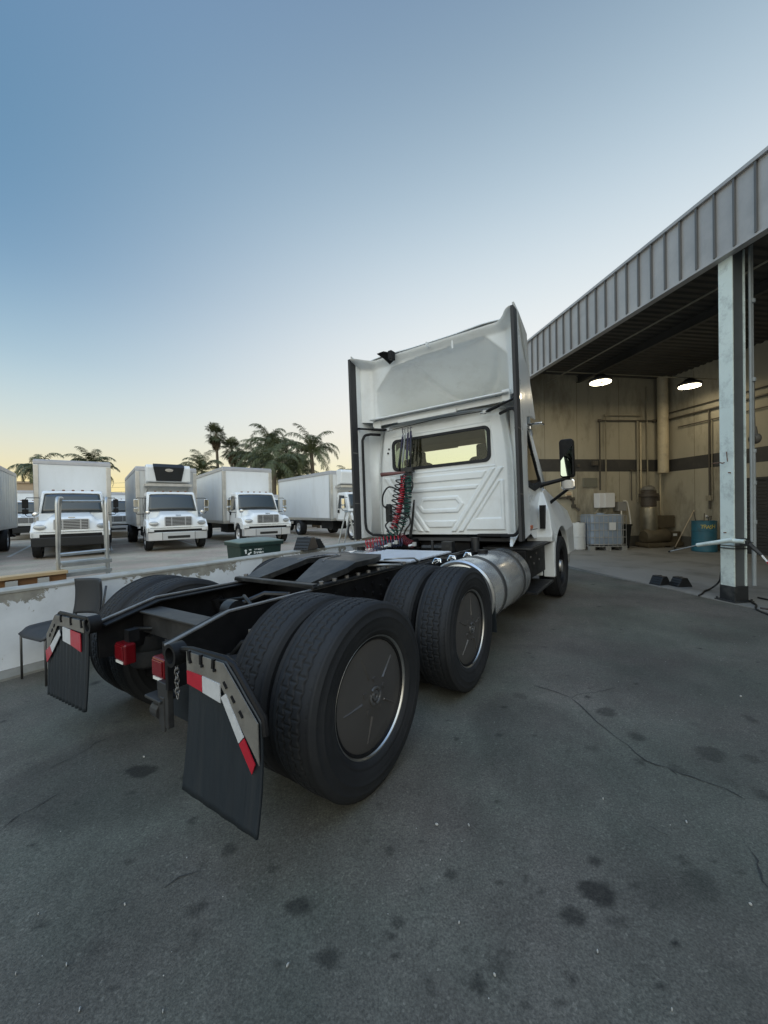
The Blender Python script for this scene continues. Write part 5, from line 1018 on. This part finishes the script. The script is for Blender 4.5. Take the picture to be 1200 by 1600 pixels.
# timber frame left of the ladder
t = empty('timber_pallet', tl(-3.06, -.75, gz(-3.06)), -TA, 'stack of pale new timber boards with grey blocks behind the wall, left edge', 'timber')
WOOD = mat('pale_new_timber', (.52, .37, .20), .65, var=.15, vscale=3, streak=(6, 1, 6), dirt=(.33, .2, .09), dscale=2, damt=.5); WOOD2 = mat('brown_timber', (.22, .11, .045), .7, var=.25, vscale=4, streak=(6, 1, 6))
zb = .855-gz(-3.06)
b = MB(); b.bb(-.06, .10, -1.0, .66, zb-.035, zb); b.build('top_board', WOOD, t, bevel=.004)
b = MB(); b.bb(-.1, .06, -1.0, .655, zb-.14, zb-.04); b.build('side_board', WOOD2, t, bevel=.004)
for y in (-.8, -.4, -.05, .2, .45):
    b = MB(); b.bb(.062, .10, y-.045, y+.045, zb-.16, zb-.05); b.build('spacer_block', mat('grey_spacer', (.42, .42, .4), .7), t)
b = MB()
for y in (-.9, -.1, .55): b.bb(-.09, .05, y-.05, y+.05, 0, zb-.14)
b.build('trestle', WOOD2, t)
t = empty('folding_ladder', tl(-3.25, 5.1, gz(-3.25)), -TA+R_(20), 'grey folding step ladder half hidden at the left edge of the tractor cab', 'ladder')
zz = 1.42-gz(-3.25)
for sy in (-.2, .2):
    b = MB(); b.cyl((.05, sy*.7, zz), (.42, sy*1.2, 0), .022, n=8); b.build('front_rail', LAD, t); b = MB(); b.cyl((-.02, sy*.7, zz), (-.38, sy*1.2, 0), .018, n=8); b.build('rear_rail', LAD, t)
for k in range(5):
    f = .18+.2*k; b = MB(); b.bb(.05+.37*f-.05, .05+.37*f+.05, -.14-.1*f, .14+.1*f, zz*(1-f)-.01, zz*(1-f)+.01); b.build('step', LAD, t)
MB().bb(-.05, .09, -.16, .16, zz-.02, zz+.02).build('top_cap', mat('grey_blue_cap', (.25, .3, .33), .5), t, bevel=.008)
# green wheeled bin
t = empty('waste_dumpster', tl(-4.25, 3.3, gz(-4.25)), -TA+R_(-12), 'dark green plastic waste dumpster with white recycling print behind the low wall', 'dumpster')
GRN = mat('dark_green_plastic', (.009, .029, .022), .5, var=.12, vscale=4, dirt=(.06, .08, .07), dscale=4, damt=.4)
zt = .84-gz(-4.25)
b = MB(); b.v = [(-.28, -.38, .1), (.28, -.38, .1), (.28, .38, .1), (-.28, .38, .1), (-.34, -.43, zt), (.34, -.43, zt), (.34, .43, zt), (-.34, .43, zt)]; b.f = [(0, 1, 5, 4), (1, 2, 6, 5), (2, 3, 7, 6), (3, 0, 4, 7), (0, 3, 2, 1)]; o = b.build('bin_body', GRN, t, bevel=.02)
b = MB(); b.bb(-.37, .37, -.46, .46, zt-.05, zt+.02); b.build('bin_rim', GRN, t, bevel=.012)
b = MB(); b.grid(lambda x, y: (x, y, zt+.025+.06*(1-(x/.37)**2)*(1-(y/.46)**4)), lin(-.37, .37, 9), lin(-.46, .46, 13)); b.build('lid', mat('faded_green_lid', (.17, .215, .19), .5, var=.1), t, smooth=True, solid=.02)
for (x, y) in ((.25, -.4), (.25, .4), (-.25, -.4), (-.25, .4)):
    b = MB(); b.lathe([(-.03, 0), (-.03, .08), (.03, .08), (.03, 0)], 14, Matrix.Translation((x, y, .08))); b.build('castor', RUBBER, t)
PRT = mat('white_print', (.78, .8, .78), .5)
Mx = Matrix.Translation((.333, -.06, zt-.14)) @ Matrix.Rotation(R_(-5), 4, 'Y') @ Matrix.Rotation(R_(90), 4, 'Z') @ Matrix.Rotation(R_(90), 4, 'X')
text_mesh('print', 'Waste\nService', .07, PRT, t, Mx, .003, off=.002)
b = MB()
for k in range(3):
    a = R_(90+120*k); n0 = len(b.v); b.prism([(-.042, .016), (.012, .016), (.012, .036), (.05, .004), (.012, -.022), (.012, -.010), (-.042, -.010)], -.002, .002, 'z'); b.tf(Matrix.Rotation(a, 4, 'Z') @ Matrix.Translation((0, .045, 0)), n0)
o = b.build('recycling_mark', PRT, t); o.matrix_local = Matrix.Translation((.334, -.27, zt-.14)) @ Matrix.Rotation(R_(-5), 4, 'Y') @ Matrix.Rotation(R_(90), 4, 'Z') @ Matrix.Rotation(R_(90), 4, 'X')

# ================================================================== box trucks in the lot  (local +Y is forward, origin under the front axle)
GRILLE = mat('grille_black', (.02, .02, .02), .5); LAMPG = mat('headlamp_glass', (.35, .36, .36), .15, metal=.3, coat=.6)  # near-black plates for the grille backing, slots and gaps
def lot_truck(label, bumper='silver', reefer=None, box=True, worn=False, boxlen=7.4, boxh=3.86, cabtop=True):
    T = empty('box_truck', (0, 0, 0), 0, label, 'box truck', 'white box trucks parked in the lot')
    b = MB(); b.bb(-.42, .42, -9.0 if box else -2.4, .6, .62, .9); b.bb(-1.0, 1.0, -3.6, -2.2, .5, .95) if box else None; b.bb(-.9, .9, .3, .95, .55, .9); b.build('chassis', BLACK, T)
    for x in (-1.02, 1.02):
        w = MB().lathe([(-.12, .2), (-.12, .29), (.06, .28), (.11, .29), (.11, .26), (.02, .2), (.06, .1), (.13, .08), (.13, 0)], 24).build('wheel', mat('white_wheel_paint', (.6, .6, .6), .4, metal=.3), T, smooth=40); w.location = (x, 0, .5); w.rotation_euler = (0, 0, 0 if x > 0 else math.pi)
        ty = bpy.data.objects.new('tyre', TYRE2); COL.objects.link(ty); ty.parent = w
        if box:
            for dx in (0, -.3):
                r = dup(w, T); r.location = (x+math.copysign(.08+dx, x), -6.1, .5)
    # cab shell
    b = MB(); prof = [(-.42, 1.62), (-.80, 2.46), (-.95, 2.55), (-1.7, 2.55), (-1.78, 2.45), (-1.78, .98), (-.42, .98)]
    b.prism(prof, -1.05, 1.05, 'x'); b.v = [(x*(1-.08*sm(1.7, 2.55, z)), y, z) for x, y, z in b.v]; cab_ = b.build('cab', WHITE2, T, bevel=.07, seg=3)
    d = Vector((0, -.38, .84)).normalized(); nrm = Vector((0, .84, .38)).normalized()
    b = MB(); o0 = Vector((0, -.435, 1.66)); 
    def ws(u, v): q = o0+d*(.86*v); hw = (.98-.09*v); return (u*hw, q.y+nrm.y*(.012+.05*(1-u*u)), q.z+nrm.z*(.012+.05*(1-u*u)))
    b.grid(ws, lin(-1, 1, 15), lin(0, 1, 6)); b.build('windscreen', DGLASS, cab_, smooth=True, solid=.006)
    b = MB(); fr = [ws(u, v) for u, v in [(-1, 0), (-1, .5), (-1, .93), (-.93, 1), (0, 1), (.93, 1), (1, .93), (1, .5), (1, 0)]]; b.tube(fr, .03, 6); b.build('windscreen_surround', WHITE2, cab_, smooth=True)
    b = MB(); b.tube([ws(-.6, .05), ws(-.15, .1), ws(.0, .03)], .01, 5); b.tube([ws(.1, .05), ws(.55, .12), ws(.7, .03)], .01, 5); b.each('wiper', BLACK, cab_)
    for sg in (-1, 1):
        b = MB(); b.add([(sg*(1.058-.08*sm(1.7, 2.55, z)), y, z) for y, z in [(-.72, 1.72), (-.98, 2.36), (-1.5, 2.4), (-1.55, 1.66)]], [(0, 1, 2, 3)]); b.build('side_window', DGLASS, cab_, solid=.01)
        b = MB(); b.tube([(sg*1.053, y, z) for y, z in [(-.62, 1.5), (-.62, 1.05), (-1.62, 1.05), (-1.62, 2.3)]], .008, 5); b.bb(min(sg*1.05, sg*1.075), max(sg*1.05, sg*1.075), -1.55, -1.4, 1.42, 1.6); b.build('door_trim', BLACK, cab_)
    b = MB()
    for x in (-.62, -.3, 0, .3, .62): b.box((x, -1.0, 2.58), (.09, .06, .05))
    b.each('roof_marker_lamp', mat('dull_marker_lamp', (.22, .09, .04), .4), cab_, bevel=.01)
    # bonnet and wings
    def hood(u, v):
        t = v; y = -.46+1.42*t; a = abs(u)
        zc = 1.68-.20*t; zf = 1.40-.10*abs(t-.55)
        z = zc+(zf-zc)*sm(.50, .68, a)-.30*sm(.82, 1.0, a)**2
        fx = 1.0
        if t > .72: q = (t-.72)/.28; z = .98+(z-.98)*math.sqrt(max(0, 1-q**2.4)); y = y-.06*a*a*q
        return (u*(1.02+.14*sm(0, .5, t)), y, max(z, .95))
    b = MB(); b.grid(hood, lin(-1, 1, 45), lin(0, 1, 26)); h_ = b.build('bonnet', WHITE2, T, smooth=True)
    for sg in (-1, 1):
        arch = [(.56*math.cos(t), .5+.56*math.sin(t)) for t in lin(R_(160), R_(28), 12)]
        b = MB(); b.prism([(-.56, .95), (-.5, 1.25), (-.1, 1.34), (.6, 1.30), (.93, 1.0), (.93, .78), (.52, .78)]+arch[::-1], min(sg*1.04, sg*1.15), max(sg*1.04, sg*1.15), 'x'); b.build('wing', WHITE2, h_, bevel=.03, seg=2)
        b = MB(); b.lathe([(0, .1), (.03, .1), (.05, .06), (.055, 0)], 18, Matrix.Diagonal((1, 1, 1, 1))); b.v = [(y*1.75, x*1.0, z*.95+.15*abs(y)) for x, y, z in b.v]; o = b.build('headlamp', LAMPG, T, smooth=40); o.location = (sg*.90, .885, 1.15); o.rotation_euler = (R_(12), 0, -sg*R_(16))
        b = MB(); b.tube([(sg*1.0, -.62, 2.26), (sg*1.36, -.52, 2.26), (sg*1.40, -.5, 2.2), (sg*1.40, -.5, 1.62), (sg*1.36, -.52, 1.56), (sg*1.03, -.6, 1.56)], .016, 6); o = b.build('wing_mirror', BLACK, T, smooth=True)
        b = MB(); b.prism(rrect(sg*1.40-.09, sg*1.40+.09, 1.86, 2.2, .03, 3), -.50, -.42, 'y'); b.prism(rrect(sg*1.40-.09, sg*1.40+.09, 1.64, 1.83, .03, 3), -.50, -.42, 'y'); b.build('mirror_head', CHROME if bumper == 'silver' else BLACK, o, bevel=.015)
        b = MB(); M = Matrix.Translation((sg*1.05, .32, 1.62)) @ Matrix.Rotation(R_(90), 4, 'Z'); b.lathe([(-.03, 0), (-.03, .07), (.0, .1), (.05, .08), (.07, 0)], 14, M); b.cyl((sg*1.02, .3, 1.25), (sg*1.05, .32, 1.6), .01, n=6); b.build('bonnet_mirror', CHROME, T, smooth=40)
    b = MB(); b.prism(rrect(-.50, .50, 1.06, 1.42, .04, 3), .90, .955, 'y'); g = b.build('grille', GRILLE, T)
    b = MB()
    for k in range(6): b.bb(-.47, .47, .956, .972, 1.09+k*.057, 1.112+k*.057)
    for x in (-.5, -.26, .26, .5): b.bb(x-.02, x+.02, .95, .968, 1.07, 1.41)
    b.build('grille_bars', BARM, g); b = MB(); b.prism(rrect(-.52, .52, 1.04, 1.44, .05, 3), .90, .935, 'y'); b.build('grille_frame', WHITE2, g)
    b = MB(); b.prism(rrect(-.10, .10, 1.475, 1.51, .015, 3), .80, .93, 'y'); b.build('badge_bar', CHROME, T)
    b = MB(); b.bb(-1.14, 1.14, .86, .93, .78, .965); b.build('front_panel', WHITE2, T, bevel=.02)
    b = MB(); b.bb(-.36, -.2, .925, .94, .985-.02, 1.0); b.bb(-.14, .2, .925, .94, .965, 1.0); b.bb(.26, .42, .925, .94, .965, 1.0); b.each('air_slot', GRILLE, T)
    if bumper == 'black':
        b = MB(); b.bb(-1.13, 1.13, .80, .98, .45, .79); b.build('front_bumper', PLASTIC, T, bevel=.03)
    else:
        b = MB(); b.prism([(-1.17, .72), (-1.10, .93), (-.62, 1.02), (.62, 1.02), (1.10, .93), (1.17, .72)], .46, .80, 'z'); o = b.build('front_bumper', BUMPM, T, bevel=.02); b = MB(); b.bb(-.42, .42, 1.0, 1.028, .53, .64); b.build('bumper_slot', GRILLE, o)
        b = MB(); b.bb(-.62, -.605, 1.015, 1.026, .47, .79); b.bb(.605, .62, 1.015, 1.026, .47, .79); b.build('bumper_seam', GRILLE, o)
        b = MB(); b.bb(-1.12, 1.12, .9, .98, .80, .83); b.build('bumper_gap', GRILLE, o)
    if box:
        y1, y0 = -1.95, -1.95-boxlen; z0 = 1.08
        b = MB(); b.bb(-1.27, 1.27, y0, y1, z0, boxh-.06); bx = b.build('cargo_box', WORN if worn else BOXW, T, bevel=.02)
        b = MB(); b.bb(-1.30, 1.30, y0-.01, y1+.03, boxh-.20, boxh-.05); b.bb(-1.28, 1.28, y0, y1, boxh-.05, boxh); b.build('top_rail', mat('grey_top_rail', (.50, .50, .52), .4, metal=.4, var=.1), bx, bevel=.02)
        for x in (-1.21, 1.21):
            for yy in (y1-.06, y0+.06): b = MB(); b.bb(x-.085, x+.085, yy-.1, yy+.1, z0-.02, boxh-.205); b.build('corner_post', ALU, bx, bevel=.02)
        b = MB(); b.bb(-1.285, 1.285, y0-.005, y1+.005, z0-.1, z0+.06); b.build('bottom_rail', WORN if worn else ALU, bx)
        for sg in ((-1, 1) if worn else ()):
            b = MB(); yy = y0+.45
            while yy < y1-.2: b.bb(min(sg*1.27, sg*1.275), max(sg*1.27, sg*1.275), yy-.012, yy+.012, z0+.07, boxh-.21); yy += .6
            b.build('panel_joint', mat('rivet_strip', (.66, .67, .68), .4), bx)
        b = MB(); b.bb(-1.2, 1.2, y0-.1, y0+.3, .5, .62); b.bb(-1.1, -.95, y0, y0+.1, .6, 1.0); b.bb(.95, 1.1, y0, y0+.1, .6, 1.0); b.build('rear_bumper', BLACK, T)
        if reefer:
            b = MB(); b.prism([(y1+.02, 2.95), (y1+.55, 3.05), (y1+.62, 3.70), (y1+.5, 3.84), (y1+.02, 3.84)], -.92, .92, 'x'); u = b.build('refrigeration_unit', WHITE2, T, bevel=.05, seg=2)
            if reefer == 'black': 
                b = MB(); b.v = [(-.52, y1+.57, 3.08), (.52, y1+.57, 3.08), (.64, y1+.655, 3.72), (-.64, y1+.655, 3.72), (-.64, y1+.53, 3.87), (.64, y1+.53, 3.87)]; b.f = [(0, 1, 2, 3), (3, 2, 5, 4)]; b.build('front_grille', PLASTIC, u, solid=.03)
                b = MB(); b.lathe([(0, .1), (.012, .1), (.012, 0)], 20, Matrix.Translation((0, y1+.665, 3.58)) @ Matrix.Rotation(R_(90), 4, 'Z')); b.v = [(x*1.7, y, 3.58+(z-3.58)*.75) for x, y, z in b.v]; b.build('oval_badge', CHROME, u)
            b = MB(); b.bb(-.98, .98, y1+.0, y1+.62, 2.84, 2.95); b.tube([(-.85, y1+.02, 2.6), (-.8, y1+.5, 2.86)], .03, 6); b.tube([(.85, y1+.02, 2.6), (.8, y1+.5, 2.86)], .03, 6); b.bb(-.8, .8, y1+.55, y1+.63, 2.90, 2.96); b.build('unit_tray', ALU, u)
    return T
HEAD = R_(143)
def place(T, x, y, z=-.156, head=HEAD): T.location = (x, y, z); T.rotation_euler = (0, 0, -head); return T
# local +Y must point along azimuth 143
place(lot_truck('white box truck with black bumper and thick grey roof band, behind the step ladder', 'black', boxh=3.9), -12.1, 14.95)
place(lot_truck('white box truck with black refrigeration unit above its windscreen', 'silver', 'black', worn=True, boxh=3.78), -9.25, 17.0)
place(lot_truck('white box truck with silver bumper and plain tall box, behind the green dumpster', 'silver', boxh=3.92), -6.05, 18.95)
place(lot_truck('white box truck showing its long plain side, next to the tractor cab', 'silver', 'white', boxlen=7.6, boxh=3.8), -.78, 20.74)
place(lot_truck('weathered box truck cut off by the left edge, only its rear side showing', 'black', worn=True, boxlen=7.6, boxh=3.75), -14.2, 11.45)
place(lot_truck('white truck glimpsed far behind in the gap beside the weathered box truck', 'black', boxh=3.3), -23.6, 25.3)
place(lot_truck('white truck almost hidden between the black-bumper and refrigerated trucks', 'silver', boxh=3.1), -17.9, 25.8)
place(lot_truck('white truck partly hidden behind the right flank of the silver-bumper truck', 'silver', boxh=2.9), -8.2, 29.6)

# ================================================================== palms and far background
FAN = mat('fan_palm_leaf', (.075, .085, .035), .6, var=.3, vscale=.8); QUEEN = mat('queen_palm_leaf', (.09, .105, .042), .6, var=.3, vscale=.8); DEAD = mat('dead_frond', (.12, .09, .055), .8)
TRUNK = mat('palm_trunk', (.13, .105, .075), .85, var=.25, vscale=3, bump=.3, bscale=8)
def feather(b, o, az, el, L, droop, rng, leaf=.55, n=30):
    """arching pinnate frond with hanging leaflets"""
    d = Vector((math.cos(az), math.sin(az), 0)); s = Vector((-d.y, d.x, 0)); P = []
    for k in range(n+1):
        t = k/n; e = el-droop*t**1.7; P.append((P[-1]+(d*math.cos(e)+Vector((0, 0, 1))*math.sin(e))*(L/n)) if P else Vector(o))
    b.tube(P, [.03*(1-.8*k/n) for k in range(n+1)], 4, cap=False)
    for k in range(3, n+1):
        t = k/n; ll = leaf*(.5+.9*math.sin(math.pi*min(1, t*.9+.1)))*rng.uniform(.8, 1.15); T_ = (P[k]-P[k-1]).normalized()
        for sg in (-1, 1):
            for q in range(2):
                base = P[k]-T_*(L/n)*.5*q; dr = (s*sg*rng.uniform(.55, .9)+T_*rng.uniform(.3, .7)+Vector((0, 0, rng.uniform(-.5, .15)))).normalized(); mid = base+dr*ll*.55+Vector((0, 0, -.06*ll)); tip = base+dr*ll+Vector((0, 0, -ll*rng.uniform(.25, .55))); w = T_*.024
                b.add([base-w*.6, base+w*.6, mid+w, mid-w, tip], [(0, 1, 2, 3), (3, 2, 4)])
def fan(b, o, az, el, L, rng, R=.62):
    d = Vector((math.cos(az)*math.cos(el), math.sin(az)*math.cos(el), math.sin(el))); c = Vector(o)+d*L+Vector((0, 0, -.12*L)); b.tube([o, Vector(o)+d*L*.6, c], [.025, .02, .015], 4, cap=False)
    s = d.cross(Vector((0, 0, 1))).normalized(); u = s.cross(d)
    for k in range(17):
        a = R_(-120+15*k); dr = (d*math.cos(a)+s*math.sin(a)+u*rng.uniform(-.15, .15)); r = R*rng.uniform(.85, 1.1); mid = c+dr*r*.6; tip = c+dr*r+Vector((0, 0, -rng.uniform(.1, .35)*r)); w = dr.cross(u).normalized()*.045
        b.add([c, mid+w, tip, mid-w], [(0, 1, 2, 3)])
def palm(kind, x, y, h, seed, label, sc=1, group='palms behind the parked trucks'):
    rng = random.Random(seed); r = empty('palm_tree', (x, y, -.2), rng.uniform(0, 6), label, 'palm tree', group)
    lx, ly = rng.uniform(-.3, .3), rng.uniform(-.3, .3); pts = [(lx*t*t, ly*t*t, h*t) for t in lin(0, 1, 9)]; r0 = .17 if kind == 'fan' else .2
    b = MB(); b.tube(pts, [r0*(1.25-.45*t) for t in lin(0, 1, 9)], 10); b.build('trunk', TRUNK, r, smooth=True); top = Vector(pts[-1]); b = MB()
    if kind == 'fan':
        for k in range(44):
            el = R_(rng.uniform(-50, 80)); fan(b, top+Vector((0, 0, rng.uniform(-.35, .2))), rng.uniform(0, 6.283), el, rng.uniform(.6, 1.05)*sc, rng, .68*sc)
        b.build('crown', FAN, r, norm=False); b = MB()
        for k in range(26): fan(b, top+Vector((0, 0, rng.uniform(-1.1, -.3))), rng.uniform(0, 6.283), R_(rng.uniform(-85, -60)), rng.uniform(.3, .6)*sc, rng, .55*sc)
        b.build('dead_skirt', DEAD, r, norm=False)
    else:
        nf = 23
        for k in range(nf):
            feather(b, top, 2.4*k+rng.uniform(-.3, .3), R_(rng.uniform(-18, 88)), rng.uniform(2.5, 3.9)*sc, R_(rng.uniform(85, 150)), rng, .46*sc)
        b.build('crown', QUEEN, r, norm=False)
    return r
def px(pxx, yy): return ((pxx-600)/601*yy, yy)        # metres to the side of the view axis at distance yy
P_ = [('fan', 343, 47, 11.1, 'tall slim fan palm, the highest crown of all the palms'), ('fan', 363, 46, 9.2, 'slim fan palm just right of and below the highest one'), ('fan', 383, 47, 7.9, 'small dark palm crown right beside the two tall fan palms'), ('fan', 398, 50, 8.0, 'shaggy palm between the small dark crown and the big queen palm cluster'),
      ('queen', 418, 40, 8.6, 'bushy queen palm with the highest crown of the central cluster'), ('queen', 438, 38, 7.6, 'queen palm leaning over the right of the central cluster'), ('queen', 429, 34, 5.9, 'lower queen palm under the central cluster'), ('queen', 452, 36, 5.0, 'low queen palm whose fronds hang right above the long plain box truck'), ('queen', 491, 36, 7.0, 'queen palm with wide arching fronds above the leafy round tree'),
      ('queen', 316, 44, 6.3, 'dense queen palm above the refrigerated truck and its tall neighbour'), ('queen', 60, 34, 5.7, 'queen palm peeping over the black-bumper truck on its left corner'), ('queen', 152, 34, 5.5, 'queen palm drooping beyond the black-bumper truck right corner'), ('queen', 403, 41, 6.9, 'queen palm filling the left of the central cluster'), ('queen', 467, 39, 5.6, 'small queen palm between the central cluster and the wide arching one'), ('queen', 548, 60, 6.2, 'distant small palm beside the tractor cab edge')]
for i, (k, xx, d, h, lab) in enumerate(P_): palm(k, *px(xx, d), h, 11+i*3, lab, {60: .75, 152: .8}.get(xx, 1.0))
def leafy_tree(x, y, h, rad, seed, label, cat='tree', flat=.8, n=2600):
    rng = random.Random(seed); r = empty('leafy_tree', (x, y, -.2), 0, label, cat); b = MB(); b.tube([(0, 0, 0), (.1, 0, h*.3), (0, .1, h*.62)], [.16, .12, .06], 8)
    cl = []
    for k in range(13):
        a = rng.uniform(0, 6.283); q = rad*math.sqrt(rng.random())*.8; c = Vector((q*math.cos(a), q*math.sin(a), h*.62+rng.uniform(-.35, .38)*rad*flat*1.6)); cl.append((c, rng.uniform(.3, .55)*rad)); b.tube([(0, .05, h*.45), tuple(c*.6+Vector((0, 0, h*.22))), tuple(c)], [.06, .04, .015], 5)
    b.build('trunk', TRUNK, r, smooth=True); b = MB()
    for k in range(n):
        c, q = rng.choice(cl); d = Vector((rng.gauss(0, 1), rng.gauss(0, 1), rng.gauss(0, .8))).normalized()*q*rng.random()**.4; p = c+d; u = Vector((rng.gauss(0, 1), rng.gauss(0, 1), rng.gauss(0, 1))).normalized(); w = u.orthogonal().normalized(); s = rng.uniform(.05, .11)
        b.add([p-u*s, p+w*s*.55, p+u*s, p-w*s*.55], [(0, 1, 2, 3)])
    b.build('crown', mat('broad_leaf', (.042, .062, .026), .6, var=.35, vscale=1.2), r, norm=False); return r
leafy_tree(*px(497, 34), 5.2, 1.8, 5, 'round leafy tree just above the long plain box truck')
leafy_tree(*px(318, 42), 7.0, 2.1, 6, 'dense dark tree beside the dense queen palm'); leafy_tree(*px(296, 40), 5.6, 1.4, 16, 'thin wispy tree left of the dense dark tree', n=700)
leafy_tree(*px(183, 38), 4.2, 1.3, 8, 'low dark tree in the gap right of the black-bumper truck')
# far building with a sign tower, left
t = empty('far_building', (*px(33, 55), -.3), R_(38), 'far tan building with a stepped tower beyond the trucks at left', 'building')
TANW = mat('tan_stucco', (.42, .32, .22), .8, var=.1)
MB().bb(-1.4, 1.4, -1, 1, 0, 6.2).build('tower', TANW, t); b = MB(); b.bb(-1.6, 1.6, -1.2, 1.2, 6.2, 6.45); b.bb(-.6, 1.5, -1.05, -.95, 5.1, 5.4); b.build('cornice', TANW, t); MB().bb(-14, -1.4, -.8, 6, 0, 3.2).build('wing', TANW, t)
t = empty('boundary_fence', (*px(420, 62), -.3), R_(-37), 'long low pale wall closing the far side of the lot', 'fence'); MB().bb(-75, 75, -.1, .1, 0, 1.9).build('wall_panel', mat('pale_block_wall', (.4, .38, .33), .85, var=.1, vscale=1), t)
b = MB()
for k in range(26): b.bb(-75+k*6-.2, -75+k*6+.2, -.16, .16, 0, 2.05)
b.build('pier', MATS['pale_block_wall'], t)
# overhead cables at left
b = MB()
for z in (6.3, 5.6, 4.9): b.tube([(*px(-150, 60), z), (*px(60, 60), z-.4), (*px(280, 60), z)], .02, 4)
tag(b.build('overhead_cable', BLACK, off=(*px(60, 60), 5.5)), 'thin overhead cables crossing the sky behind the left trucks', 'cable')
